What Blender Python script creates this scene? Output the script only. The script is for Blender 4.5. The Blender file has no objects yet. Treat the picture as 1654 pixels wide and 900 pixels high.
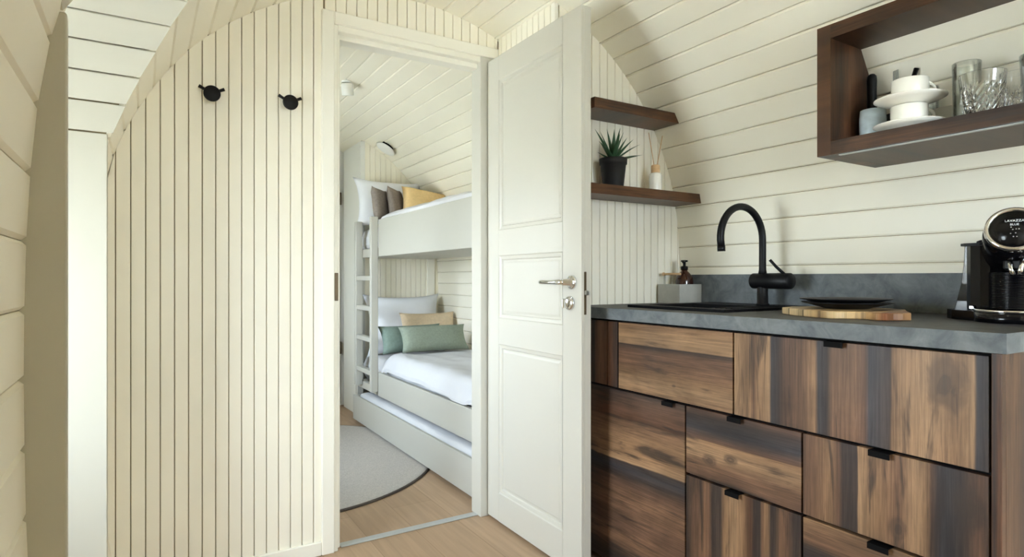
import bpy, math, random
from mathutils import Vector, Matrix
random.seed(7)
SC = bpy.context.scene
COL = SC.collection
PI = math.pi

# ------------------------------------------------------------------ camera, world, light, exposure
cam_d = bpy.data.cameras.new('camera'); cam = bpy.data.objects.new('camera', cam_d); COL.objects.link(cam)
cam_d.sensor_width = 36.0; cam_d.lens = 36.0*966/1654; cam_d.clip_start = 0.01
cam_d.shift_y = -0.0003
cam.location = (0, 0, 1.03); cam.rotation_euler = (PI/2, 0, -math.radians(31.7))
SC.camera = cam

W = bpy.data.worlds.new('sky'); SC.world = W; W.use_nodes = True
wn = W.node_tree; wn.nodes.clear()
wo = wn.nodes.new('ShaderNodeOutputWorld'); bg = wn.nodes.new('ShaderNodeBackground')
tc = wn.nodes.new('ShaderNodeTexCoord'); sx = wn.nodes.new('ShaderNodeSeparateXYZ'); rp = wn.nodes.new('ShaderNodeValToRGB')
wn.links.new(tc.outputs['Generated'], sx.inputs[0]); wn.links.new(sx.outputs['Z'], rp.inputs[0])
rp.color_ramp.elements[0].position = 0.0; rp.color_ramp.elements[0].color = (0.79, 0.905, 1.0, 1)
rp.color_ramp.elements[1].position = 1.0; rp.color_ramp.elements[1].color = (0.66, 0.82, 1.0, 1)
wn.links.new(rp.outputs[0], bg.inputs[0]); bg.inputs['Strength'].default_value = 5.2
wn.links.new(bg.outputs[0], wo.inputs[0])

def portal(name, loc, rot, sx_, sy_):
    l = bpy.data.lights.new(name, 'AREA'); l.shape = 'RECTANGLE'; l.size = sx_; l.size_y = sy_
    l.cycles.is_portal = True
    o = bpy.data.objects.new(name, l); COL.objects.link(o); o.location = loc; o.rotation_euler = rot
    return o
portal('daylight_portal_dormer', (-1.0, 1.525, 1.0), (0, -PI/2, 0), .82, .67)
portal('daylight_portal_front', (0.86, -1.77, 1.35), (PI/2, 0, 0), 1.02, .88)
portal('daylight_portal_bunk', (-0.30, 3.25, 1.15), (0, -PI/2, 0), 1.0, .69)

SC.view_settings.view_transform = 'Standard'; SC.view_settings.look = 'None'
SC.view_settings.gamma = 1.0; SC.view_settings.use_curve_mapping = False
SC.view_settings.exposure = 2.84
SC.cycles.max_bounces = 14; SC.cycles.diffuse_bounces = 9; SC.cycles.glossy_bounces = 5
SC.cycles.transmission_bounces = 10; SC.cycles.transparent_max_bounces = 16
SC.cycles.use_denoising = True; SC.cycles.caustics_refractive = False; SC.cycles.caustics_reflective = False
SC.cycles.sample_clamp_indirect = 8.0

# ------------------------------------------------------------------ materials
def lin(c):
    return tuple((x/255/12.92 if x/255 <= .04045 else ((x/255+.055)/1.055)**2.4) for x in c) + (1,)
def base_mat(name):
    m = bpy.data.materials.new(name); m.use_nodes = True
    return m, m.node_tree, m.node_tree.nodes['Principled BSDF']
def set_in(b, **k):
    for n, v in k.items():
        b.inputs[n.replace('_', ' ')].default_value = v
def N(nt, t, **k):
    n = nt.nodes.new(t)
    for a, v in k.items(): setattr(n, a, v)
    return n
def paint(name, rgb, rough=.5, var=.04, scale=(6, 6, 6), bump=.0, bscale=60, spec=.4, metal=0.0, coat=0.0):
    """procedural painted / plastic / cloth surface: base colour with a soft noise variation and a fine bump"""
    m, nt, b = base_mat(name)
    tcn = N(nt, 'ShaderNodeTexCoord'); mp = N(nt, 'ShaderNodeMapping'); mp.inputs['Scale'].default_value = scale
    nz = N(nt, 'ShaderNodeTexNoise'); nz.inputs['Scale'].default_value = 1.0; nz.inputs['Detail'].default_value = 4
    nt.links.new(tcn.outputs['Object'], mp.inputs[0]); nt.links.new(mp.outputs[0], nz.inputs['Vector'])
    cr = N(nt, 'ShaderNodeValToRGB'); c = lin(rgb)
    cr.color_ramp.elements[0].position = .3; cr.color_ramp.elements[1].position = .7
    cr.color_ramp.elements[0].color = tuple(x*(1-var) for x in c[:3]) + (1,)
    cr.color_ramp.elements[1].color = tuple(min(1, x*(1+var)) for x in c[:3]) + (1,)
    nt.links.new(nz.outputs['Fac'], cr.inputs[0]); nt.links.new(cr.outputs[0], b.inputs['Base Color'])
    set_in(b, Roughness=rough, Metallic=metal); b.inputs['Specular IOR Level'].default_value = spec
    b.inputs['Coat Weight'].default_value = coat
    if bump:
        n2 = N(nt, 'ShaderNodeTexNoise'); n2.inputs['Scale'].default_value = bscale; n2.inputs['Detail'].default_value = 3
        nt.links.new(tcn.outputs['Object'], n2.inputs['Vector'])
        bp = N(nt, 'ShaderNodeBump'); bp.inputs['Strength'].default_value = bump; bp.inputs['Distance'].default_value = .002
        nt.links.new(n2.outputs['Fac'], bp.inputs['Height']); nt.links.new(bp.outputs[0], b.inputs['Normal'])
    return m

def wood(name, bands, across=1, along=2, lo=0.0, hi=1.0, knots=(), grain=70, warp=.03, rough=.45, flip=True, contrast=1.0, seed=0.0):
    """rustic wood: colour bands across the grain (plank by plank), fine grain along it, dark streaks and knots"""
    m, nt, b = base_mat(name)
    L = nt.links.new
    tcn = N(nt, 'ShaderNodeTexCoord'); sp = N(nt, 'ShaderNodeSeparateXYZ'); L(tcn.outputs['Object'], sp.inputs[0])
    A = sp.outputs[across]; G = sp.outputs[along]
    def math_(op, a, c=None, d=None, clamp=False):
        n = N(nt, 'ShaderNodeMath', operation=op); n.use_clamp = clamp
        for i, v in enumerate((a, c, d)):
            if v is None: continue
            if isinstance(v, (int, float)): n.inputs[i].default_value = v
            else: L(v, n.inputs[i])
        return n.outputs[0]
    def noise(sa, sg, detail=5, off=0.0, rough_=.6):
        cb = N(nt, 'ShaderNodeCombineXYZ'); L(math_('MULTIPLY', A, sa), cb.inputs[0]); L(math_('MULTIPLY', G, sg), cb.inputs[1])
        cb.inputs[2].default_value = off + seed
        nz = N(nt, 'ShaderNodeTexNoise'); nz.inputs['Scale'].default_value = 1; nz.inputs['Detail'].default_value = detail
        nz.inputs['Roughness'].default_value = rough_; nz.inputs['Distortion'].default_value = .6
        L(cb.outputs[0], nz.inputs['Vector']); return nz.outputs['Fac']
    t = math_('MULTIPLY', math_('SUBTRACT', hi, A) if flip else math_('SUBTRACT', A, lo), 1.0/(hi-lo))
    wv = math_('MULTIPLY', math_('SUBTRACT', noise(3, 2.5, 3, 3.1), .5), warp*2)
    t2 = math_('ADD', t, wv)
    cr = N(nt, 'ShaderNodeValToRGB'); R_ = cr.color_ramp
    while len(R_.elements) < len(bands): R_.elements.new(.5)
    for e, (p, c) in zip(R_.elements, bands): e.position = min(1, max(0, p))
    for e, (p, c) in zip(R_.elements, bands): e.color = lin(c)
    L(t2, cr.inputs[0])
    col = cr.outputs[0]
    def mult(colr, fac, lo_, hi_):
        mr = N(nt, 'ShaderNodeMapRange'); mr.inputs['From Min'].default_value = .25; mr.inputs['From Max'].default_value = .75
        mr.inputs['To Min'].default_value = lo_; mr.inputs['To Max'].default_value = hi_; L(fac, mr.inputs['Value'])
        mx = N(nt, 'ShaderNodeMix', data_type='RGBA', blend_type='MULTIPLY'); mx.inputs['Factor'].default_value = 1
        L(colr, mx.inputs['A']); L(mr.outputs[0], mx.inputs['B']); return mx.outputs['Result']
    g1 = noise(grain*3, 5, 6, 1.7, .7)
    col = mult(col, g1, 1-.55*contrast, 1+.45*contrast)
    col = mult(col, noise(16, 2.2, 4, 9.2), 1-.50*contrast, 1+.38*contrast)
    col = mult(col, noise(5, 4.5, 5, 12.4), 1-.28*contrast, 1+.22*contrast)
    def darken(colr, fac, dark, amt):
        mx = N(nt, 'ShaderNodeMix', data_type='RGBA'); L(math_('MULTIPLY', fac, amt), mx.inputs['Factor'])
        L(colr, mx.inputs['A']); mx.inputs['B'].default_value = lin(dark); return mx.outputs['Result']
    st = math_('MULTIPLY', math_('SUBTRACT', noise(30, 3.2, 4, 5.5), .56), 9, clamp=True)
    col = darken(col, st, (44, 35, 31), .8)
    for (ka, kg, r) in knots:
        da = math_('MULTIPLY', math_('SUBTRACT', A, ka), 1.0/r); dg = math_('MULTIPLY', math_('SUBTRACT', G, kg), .65/r)
        d = math_('SQRT', math_('ADD', math_('MULTIPLY', da, da), math_('MULTIPLY', dg, dg)))
        d = math_('ADD', d, math_('MULTIPLY', math_('SUBTRACT', noise(30, 14, 3, 2.2), .5), 1.1))
        ring = math_('MULTIPLY', math_('ADD', math_('SINE', math_('MULTIPLY', d, 11)), 1.0), .25)
        core = math_('SUBTRACT', 1.0, d, clamp=True)
        k = math_('MULTIPLY', math_('ADD', ring, .8), math_('MULTIPLY', core, 1.5, clamp=True), clamp=True)
        col = darken(col, k, (56, 45, 38), .75)
    L(col, b.inputs['Base Color']); set_in(b, Roughness=rough); b.inputs['Specular IOR Level'].default_value = .35
    bp = N(nt, 'ShaderNodeBump'); bp.inputs['Strength'].default_value = .25; bp.inputs['Distance'].default_value = .0012
    L(g1, bp.inputs['Height']); L(bp.outputs[0], b.inputs['Normal'])
    return m

def glassy(name, tint=(1, 1, 1, 1), rough=0.0, fac=.08, edge=.6):
    """thin clear pane: see-through with a surface reflection"""
    m = bpy.data.materials.new(name); m.use_nodes = True; nt = m.node_tree; nt.nodes.clear()
    o = N(nt, 'ShaderNodeOutputMaterial'); tr = N(nt, 'ShaderNodeBsdfTransparent'); gl = N(nt, 'ShaderNodeBsdfGlossy')
    tr.inputs[0].default_value = tint; gl.inputs['Roughness'].default_value = rough
    lw = N(nt, 'ShaderNodeLayerWeight'); lw.inputs['Blend'].default_value = .25
    ad = N(nt, 'ShaderNodeMath', operation='MULTIPLY_ADD'); ad.inputs[1].default_value = edge; ad.inputs[2].default_value = fac; ad.use_clamp = True
    nt.links.new(lw.outputs['Fresnel'], ad.inputs[0])
    mx = N(nt, 'ShaderNodeMixShader'); nt.links.new(ad.outputs[0], mx.inputs[0])
    nt.links.new(tr.outputs[0], mx.inputs[1]); nt.links.new(gl.outputs[0], mx.inputs[2]); nt.links.new(mx.outputs[0], o.inputs[0])
    return m
def solid_glass(name, rgb=(255, 255, 255), ior=1.45):
    m, nt, b = base_mat(name); set_in(b, Roughness=0.0, IOR=ior); b.inputs['Transmission Weight'].default_value = 1
    b.inputs['Base Color'].default_value = lin(rgb); return m

M = {}
M['cream'] = paint('cream_paint', (244, 239, 224), .55, .02, (3, 3, 3), .05, 90)
M['joint'] = paint('joint_shade', (136, 121, 88), .8, .05)  # groove shade put into the colour of the backing
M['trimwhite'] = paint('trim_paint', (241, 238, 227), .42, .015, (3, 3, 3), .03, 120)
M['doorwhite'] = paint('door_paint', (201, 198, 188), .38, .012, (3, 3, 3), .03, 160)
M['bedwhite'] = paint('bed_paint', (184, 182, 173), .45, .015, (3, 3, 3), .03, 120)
M['linen'] = paint('white_linen', (206, 206, 209), .9, .02, (8, 8, 8), .35, 45, .15)
M['pillowcase'] = paint('white_pillowcase', (232, 234, 240), .9, .02, (8, 8, 8), .35, 45, .15)
M['grey_cloth'] = paint('grey_linen', (142, 132, 126), .95, .12, (90, 90, 90), .5, 300, .1)
M['mustard_cloth'] = paint('mustard_linen', (232, 202, 150), .95, .06, (60, 60, 60), .4, 200, .1)
M['beige_cloth'] = paint('beige_linen', (226, 204, 174), .95, .06, (60, 60, 60), .4, 200, .1)
M['green_cloth'] = paint('sage_linen', (146, 156, 142), .95, .08, (80, 80, 80), .4, 260, .1)
M['green_dark'] = paint('teal_sage_linen', (126, 143, 134), .95, .08, (80, 80, 80), .4, 260, .1)
M['rug'] = paint('grey_wool', (178, 172, 165), 1.0, .14, (160, 160, 160), .8, 420, .05)
M['rug_edge'] = paint('dark_rug_rim', (84, 76, 70), .95, .1, (100, 100, 100), .3, 300, .1)  # darker tone of the ring round the rug
M['black'] = paint('matte_black', (14, 14, 16), .45, .1, (30, 30, 30), .1, 200, .25)
M['blackgloss'] = paint('gloss_black', (9, 9, 12), .16, .1, (10, 10, 10), 0, 60, .3)
M['tablack'] = paint('tab_black', (11, 10, 10), .7, .1, spec=.1)
M['sink'] = paint('sink_composite', (11, 11, 14), .5, .2, (300, 300, 300), .2, 500, .12)
M['chrome'] = paint('chrome', (225, 225, 225), .08, .01, (3, 3, 3), 0, 60, .5, 1.0)
M['steel'] = paint('brushed_steel', (190, 192, 190), .3, .03, (60, 60, 60), 0, 60, .5, 1.0)
M['alu'] = paint('pale_strip', (196, 198, 198), .4, .03, (20, 200, 20), 0, 60, .5, .6)
M['bronze'] = paint('bronze_plate', (96, 82, 62), .4, .08, (40, 40, 40), 0, 60, .5, .7)
M['pot'] = paint('black_pot', (26, 26, 27), .6, .1)
M['soil'] = paint('dark_soil', (40, 32, 26), 1, .3, (120, 120, 120), .9, 200)
M['leaf'] = paint('aloe_green', (58, 92, 62), .45, .25, (40, 40, 40), .1, 60)
M['cork'] = paint('pale_wood', (206, 170, 128), .6, .1, (20, 20, 140))
M['porcelain'] = paint('porcelain', (246, 244, 237), .18, .01, (3, 3, 3), 0, 60, .5)
M['bluecup'] = paint('blue_glaze', (192, 208, 219), .25, .18, (20, 20, 34), .05, 60, .5)
M['caddy'] = paint('grey_concrete', (178, 178, 172), .7, .05, (40, 40, 40), .2, 150)
M['whiteplastic'] = paint('white_plastic', (236, 236, 232), .35, .01)
M['letter'] = paint('white_print', (230, 234, 238), .5, .01)
M['pane'] = glassy('window_glass')
M['thinglass'] = glassy('clear_glassware', (.93, .955, .95, 1), .02, .14)
M['crystal'] = solid_glass('cut_crystal')
M['amber'] = paint('amber_glass', (52, 24, 16), .1, .2, (20, 20, 20), 0, 60, .6)
M['smoke'] = glassy('smoked_tank', (.40, .37, .31, 1), .15, .03, .15)
M['gravel'] = paint('pale_gravel', (224, 217, 203), 1, .15, (30, 30, 30), .6, 90)
M['lining'] = paint('dormer_lining_darkened', (194, 190, 176), .5, .015, (3, 3, 3), .03, 120)  # darkened copy of the trim paint; tones down window light by colour
M['panelwhite'] = paint('wardrobe_paint', (230, 230, 224), .4, .01)

def stone(name, c0, c1, rough=.45, scale=14):
    m, nt, b = base_mat(name); tcn = N(nt, 'ShaderNodeTexCoord')
    n1 = N(nt, 'ShaderNodeTexNoise'); n1.inputs['Scale'].default_value = scale; n1.inputs['Detail'].default_value = 8; n1.inputs['Roughness'].default_value = .65
    n1.inputs['Distortion'].default_value = .7
    nt.links.new(tcn.outputs['Object'], n1.inputs['Vector'])
    cr = N(nt, 'ShaderNodeValToRGB'); cr.color_ramp.elements[0].position = .34; cr.color_ramp.elements[1].position = .66
    cr.color_ramp.elements[0].color = lin(c0); cr.color_ramp.elements[1].color = lin(c1)
    nt.links.new(n1.outputs['Fac'], cr.inputs[0]); nt.links.new(cr.outputs[0], b.inputs['Base Color'])
    set_in(b, Roughness=rough); b.inputs['Specular IOR Level'].default_value = .18
    bp = N(nt, 'ShaderNodeBump'); bp.inputs['Strength'].default_value = .2; bp.inputs['Distance'].default_value = .002
    nt.links.new(n1.outputs['Fac'], bp.inputs['Height']); nt.links.new(bp.outputs[0], b.inputs['Normal'])
    return m
M['worktop'] = stone('slate_laminate', (92, 98, 102), (124, 129, 131), .5, 16)
M['worktop_shaded'] = stone('slate_laminate_shaded', (66, 66, 66), (86, 86, 85), .5, 16)  # dimmer light on the top face put into a darker slate

def floor_mat():
    m, nt, b = base_mat('oak_laminate'); L = nt.links.new
    tcn = N(nt, 'ShaderNodeTexCoord'); mp = N(nt, 'ShaderNodeMapping'); mp.inputs['Rotation'].default_value = (0, 0, PI/2)
    L(tcn.outputs['Object'], mp.inputs[0])
    br = N(nt, 'ShaderNodeTexBrick'); br.offset = .37; br.inputs['Scale'].default_value = 1
    br.inputs['Brick Width'].default_value = 1.28; br.inputs['Row Height'].default_value = .19
    br.inputs['Mortar Size'].default_value = .0012; br.inputs['Mortar Smooth'].default_value = .2
    br.inputs['Color1'].default_value = lin((176, 148, 120)); br.inputs['Color2'].default_value = lin((164, 136, 108)); br.inputs['Mortar'].default_value = lin((138, 110, 84))
    L(mp.outputs[0], br.inputs['Vector'])
    mp2 = N(nt, 'ShaderNodeMapping'); mp2.inputs['Scale'].default_value = (40, 2.2, 1); L(tcn.outputs['Object'], mp2.inputs[0])
    nz = N(nt, 'ShaderNodeTexNoise'); nz.inputs['Scale'].default_value = 1; nz.inputs['Detail'].default_value = 6; nz.inputs['Distortion'].default_value = .8
    L(mp2.outputs[0], nz.inputs['Vector'])
    mr = N(nt, 'ShaderNodeMapRange'); mr.inputs['From Min'].default_value = .3; mr.inputs['From Max'].default_value = .7
    mr.inputs['To Min'].default_value = .86; mr.inputs['To Max'].default_value = 1.08; L(nz.outputs['Fac'], mr.inputs['Value'])
    mx = N(nt, 'ShaderNodeMix', data_type='RGBA', blend_type='MULTIPLY'); mx.inputs['Factor'].default_value = 1
    L(br.outputs['Color'], mx.inputs['A']); L(mr.outputs[0], mx.inputs['B']); L(mx.outputs['Result'], b.inputs['Base Color'])
    set_in(b, Roughness=.5); return m
M['floor'] = floor_mat()

# ------------------------------------------------------------------ mesh helpers (everything in world metres)
class MB:
    def __init__(s): s.v = []; s.f = []; s.sm = []; s.mi = []
    def add(s, vs, fs, smooth=False, mi=0):
        o = len(s.v); s.v += [tuple(p) for p in vs]
        for f in fs: s.f.append([i+o for i in f]); s.sm.append(smooth); s.mi.append(mi)
        return s
    def box(s, x0, x1, y0, y1, z0, z1, c=0.0, mat=None):
        """box with optional chamfered edges; mat = optional 4x4 applied after"""
        if c <= 0:
            vs = [(x, y, z) for x in (x0, x1) for y in (y0, y1) for z in (z0, z1)]
            fs = [(0, 1, 3, 2), (4, 6, 7, 5), (0, 4, 5, 1), (2, 3, 7, 6), (0, 2, 6, 4), (1, 5, 7, 3)]
        else:
            vs = []; idx = {}
            P = ((x0, x1), (y0, y1), (z0, z1))
            for i in (0, 1):
                for j in (0, 1):
                    for k in (0, 1):
                        b = [P[0][i], P[1][j], P[2][k]]; sg = [1 if i == 0 else -1, 1 if j == 0 else -1, 1 if k == 0 else -1]
                        for a in range(3):      # vertex lying on face 'a': moved in along the two other axes
                            q = [b[t] + (sg[t]*c if t != a else 0) for t in range(3)]
                            idx[(i, j, k, a)] = len(vs); vs.append(tuple(q))
            g = idx; fs = []
            for i in (0, 1): fs.append([g[(i, 0, 0, 0)], g[(i, 0, 1, 0)], g[(i, 1, 1, 0)], g[(i, 1, 0, 0)]][::(1 if i == 0 else -1)])
            for j in (0, 1): fs.append([g[(0, j, 0, 1)], g[(1, j, 0, 1)], g[(1, j, 1, 1)], g[(0, j, 1, 1)]][::(1 if j == 0 else -1)])
            for k in (0, 1): fs.append([g[(0, 0, k, 2)], g[(0, 1, k, 2)], g[(1, 1, k, 2)], g[(1, 0, k, 2)]][::(1 if k == 0 else -1)])
            for i in (0, 1):
                for j in (0, 1): fs.append([g[(i, j, 0, 0)], g[(i, j, 1, 0)], g[(i, j, 1, 1)], g[(i, j, 0, 1)]])
            for i in (0, 1):
                for k in (0, 1): fs.append([g[(i, 0, k, 0)], g[(i, 1, k, 0)], g[(i, 1, k, 2)], g[(i, 0, k, 2)]])
            for j in (0, 1):
                for k in (0, 1): fs.append([g[(0, j, k, 1)], g[(1, j, k, 1)], g[(1, j, k, 2)], g[(0, j, k, 2)]])
            for i in (0, 1):
                for j in (0, 1):
                    for k in (0, 1): fs.append([g[(i, j, k, 0)], g[(i, j, k, 1)], g[(i, j, k, 2)]])
        if mat is not None: vs = [mat @ Vector(p) for p in vs]
        return s.add(vs, fs)
    def lathe(s, prof, c=(0, 0, 0), n=32, mat=None, close=False, wob=None):
        """prof: list of (r, z) revolved round the z axis through c"""
        vs = []; fs = []
        for r, z in prof:
            for k in range(n):
                a = 2*PI*k/n; rr = r*(1+(wob(a, z) if wob else 0)); vs.append(Vector((rr*math.cos(a), rr*math.sin(a), z)))
        m = len(prof)
        for i in range(m-1 if not close else m):
            j = (i+1) % m
            for k in range(n): fs.append((i*n+k, i*n+(k+1) % n, j*n+(k+1) % n, j*n+k))
        if not close:
            if prof[0][0] > 1e-6: fs.append(tuple(range(n))[::-1])
            if prof[-1][0] > 1e-6: fs.append(tuple((m-1)*n+k for k in range(n)))
        if mat is not None: vs = [mat @ p for p in vs]
        return s.add([(p[0]+c[0], p[1]+c[1], p[2]+c[2]) for p in vs], fs, True)
    def tube(s, pts, r, n=12, cap=True):
        pts = [Vector(p) for p in pts]; rs = r if isinstance(r, (list, tuple)) else [r]*len(pts)
        vs = []; fs = []; up = None
        for i, p in enumerate(pts):
            d = (pts[min(i+1, len(pts)-1)] - pts[max(i-1, 0)]).normalized()
            if up is None: up = d.orthogonal().normalized()
            up = (up - d*up.dot(d)).normalized(); sd = d.cross(up)
            for k in range(n):
                a = 2*PI*k/n; vs.append(p + (up*math.cos(a) + sd*math.sin(a))*rs[i])
        for i in range(len(pts)-1):
            for k in range(n): fs.append((i*n+k, i*n+(k+1) % n, (i+1)*n+(k+1) % n, (i+1)*n+k))
        if cap: fs.append(tuple(range(n))[::-1]); fs.append(tuple((len(pts)-1)*n+k for k in range(n)))
        return s.add(vs, fs, True)
    def prism(s, poly, axis, a0, a1):
        """extrude a 2-D polygon along axis (0,1,2); poly gives the two other coordinates in order"""
        def pt(p, a):
            q = [p[0], p[1]]; q.insert(axis, a); return tuple(q)
        n = len(poly); vs = [pt(p, a0) for p in poly] + [pt(p, a1) for p in poly]
        fs = [tuple(range(n))[::-1], tuple(range(n, 2*n))] + [(i, (i+1) % n, n+(i+1) % n, n+i) for i in range(n)]
        return s.add(vs, fs)
    def sheet(s, rows, smooth=True, closed=False):
        n = len(rows[0]); fs = []
        for i in range(len(rows)-1):
            for k in range(n-1 + (1 if closed else 0)): fs.append((i*n+k, i*n+(k+1) % n, (i+1)*n+(k+1) % n, (i+1)*n+k))
        return s.add([p for r in rows for p in r], fs, smooth)

def root_loc(p):
    v = Vector((0, 0, 0))
    while p is not None: v += p.location; p = p.parent
    return v
def obj(name, mb, mat, parent=None, fix=True):
    me = bpy.data.meshes.new(name); off = root_loc(parent)
    me.from_pydata([(x-off.x, y-off.y, z-off.z) for x, y, z in mb.v], [], mb.f); me.update()
    for p, sm, mi in zip(me.polygons, mb.sm, mb.mi): p.use_smooth = sm; p.material_index = mi
    for m_ in (mat if isinstance(mat, (list, tuple)) else [mat]): me.materials.append(M[m_] if isinstance(m_, str) else m_)
    if fix:
        import bmesh
        bm = bmesh.new(); bm.from_mesh(me); bmesh.ops.recalc_face_normals(bm, faces=bm.faces); bm.to_mesh(me); bm.free()
    o = bpy.data.objects.new(name, me); COL.objects.link(o); o.parent = parent
    return o
def label(o, text, cat, group=None):
    o['label'] = text; o['category'] = cat
    if group: o['group'] = group
    return o
def thing(name, text, cat, loc, group=None):
    o = bpy.data.objects.new(name, None); COL.objects.link(o); o.location = loc; o.empty_display_size = .05
    return label(o, text, cat, group)
def struct(o, text=None):
    o['kind'] = 'structure'
    if text: o['label'] = text
    return o
def sempty(name, loc=(0, 0, 0), text=None):
    o = bpy.data.objects.new(name, None); COL.objects.link(o); o.location = loc; return struct(o, text)
def bx(*a, **k): return MB().box(*a, **k)

# ------------------------------------------------------------------ pod cross-section
XC = .938            # centre line of the pod
KP = [(0, 2.157), (.1, 2.152), (.21, 2.136), (.30, 2.113), (.39, 2.081), (.52, 2.024), (.60, 1.975), (.68, 1.918), (.74, 1.866), (.81, 1.796),
      (.87, 1.716), (.949, 1.585), (.99, 1.500), (1.02, 1.420), (1.047, 1.300), (1.060, 1.15), (1.065, .95), (1.062, .7), (1.05, .45), (1.03, .2), (1.0, 0.0)]
def dense(kp, step=.004):
    out = []
    for (a, b), (c, d) in zip(kp, kp[1:]):
        n = max(1, int(math.hypot(c-a, d-b)/step))
        for i in range(n): out.append((a+(c-a)*i/n, b+(d-b)*i/n))
    out.append(kp[-1]); return out
_full = [(-a, b) for a, b in reversed(dense(KP))][:-1] + dense(KP)
for _ in range(3):
    w = 14; sm_ = []
    for i in range(len(_full)):
        k = min(w, i, len(_full)-1-i); seg = _full[i-k:i+k+1]
        sm_.append((sum(p[0] for p in seg)/len(seg), sum(p[1] for p in seg)/len(seg)))
    _full = sm_
ARC = [0.0]
for p, q in zip(_full, _full[1:]): ARC.append(ARC[-1] + math.hypot(q[0]-p[0], q[1]-p[1]))
def at_s(s):
    s = max(0, min(ARC[-1], s)); lo, hi = 0, len(ARC)-1
    while hi-lo > 1:
        m_ = (lo+hi)//2
        if ARC[m_] <= s: lo = m_
        else: hi = m_
    t = (s-ARC[lo])/max(1e-9, ARC[hi]-ARC[lo]); a, b = _full[lo], _full[hi]
    return (XC + a[0]+(b[0]-a[0])*t, a[1]+(b[1]-a[1])*t)
def arch_z(x):
    """ceiling height over x"""
    d = abs(x-XC); half = _full[len(_full)//2:]
    for (a, b), (c, e) in zip(half, half[1:]):
        if a <= d <= c: return b+(e-b)*(d-a)/max(1e-9, c-a)
    return 1.0
def half_w(z):
    half = _full[len(_full)//2:]
    for (a, b), (c, e) in zip(half, half[1:]):
        if e <= z <= b: return a+(c-a)*(b-z)/max(1e-9, b-e)
    return 0
# board joints: one falls at z = 1.42 on both sides
def s_of(side, z):
    best = None
    for p, s in zip(_full, ARC):
        if (p[0] < 0) == (side < 0):
            e = abs(p[1]-z)
            if best is None or e < best[0]: best = (e, s)
    return best[1]
sL, sR = s_of(-1, 1.42), s_of(1, 1.42)
nb = round((sR-sL)/.0872); pitch = (sR-sL)/nb
js = []
s = sL
while s > 0.02: s -= pitch
while s < ARC[-1]: js.append(max(0, s)); s += pitch
js.append(ARC[-1])

YP = 2.27      # living side of the partition
YB = 2.345     # bunk side
YE = 4.36      # far bunk wall
YN = -1.70     # near end of the pod
# dormer outline on the left side: (z, near edge, far edge)
DZ = [(0, .975, 2.0), (1.375, .975, 2.0), (1.43, 1.02, 2.0), (1.53, 1.11, 1.978), (1.64, 1.21, 1.90), (1.752, 1.31, 1.765), (1.85, 1.405, 1.62), (1.92, 1.49, 1.49)]
def dorm(z):
    for (a, n0, f0), (b, n1, f1) in zip(DZ, DZ[1:]):
        if a <= z <= b:
            t = (z-a)/(b-a); return n0+(n1-n0)*t, f0+(f1-f0)*t
    return None
def strip_prism(P, Q, n, t0, t1, ya0, ya1, yb0, yb1, ch=0.0):
    """board between cross-section points P,Q (x,z); n = outward normal; from depth t0 (face) to t1; ends y at P: ya0..ya1, at Q: yb0..yb1"""
    d = Vector((Q[0]-P[0], Q[1]-P[1])); L_ = d.length; d /= L_
    if ch: sec = [(0, t1), (0, t0+ch), (ch, t0), (L_-ch, t0), (L_, t0+ch), (L_, t1)]
    else: sec = [(0, t1), (0, t0), (L_, t0), (L_, t1)]
    vs0 = []; vs1 = []
    for a, t in sec:
        x = P[0]+d.x*a+n[0]*t; z = P[1]+d.y*a+n[1]*t; k = a/L_
        vs0.append((x, ya0+(yb0-ya0)*k, z)); vs1.append((x, ya1+(yb1-ya1)*k, z))
    m = len(sec)
    fs = [tuple(range(m))[::-1], tuple(range(m, 2*m))] + [(i, (i+1) % m, m+(i+1) % m, m+i) for i in range(m)]
    return vs0+vs1, fs
shell = {'wall_left': MB(), 'wall_right': MB(), 'ceiling': MB()}
board_jobs = []
GAP = .0014
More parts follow.
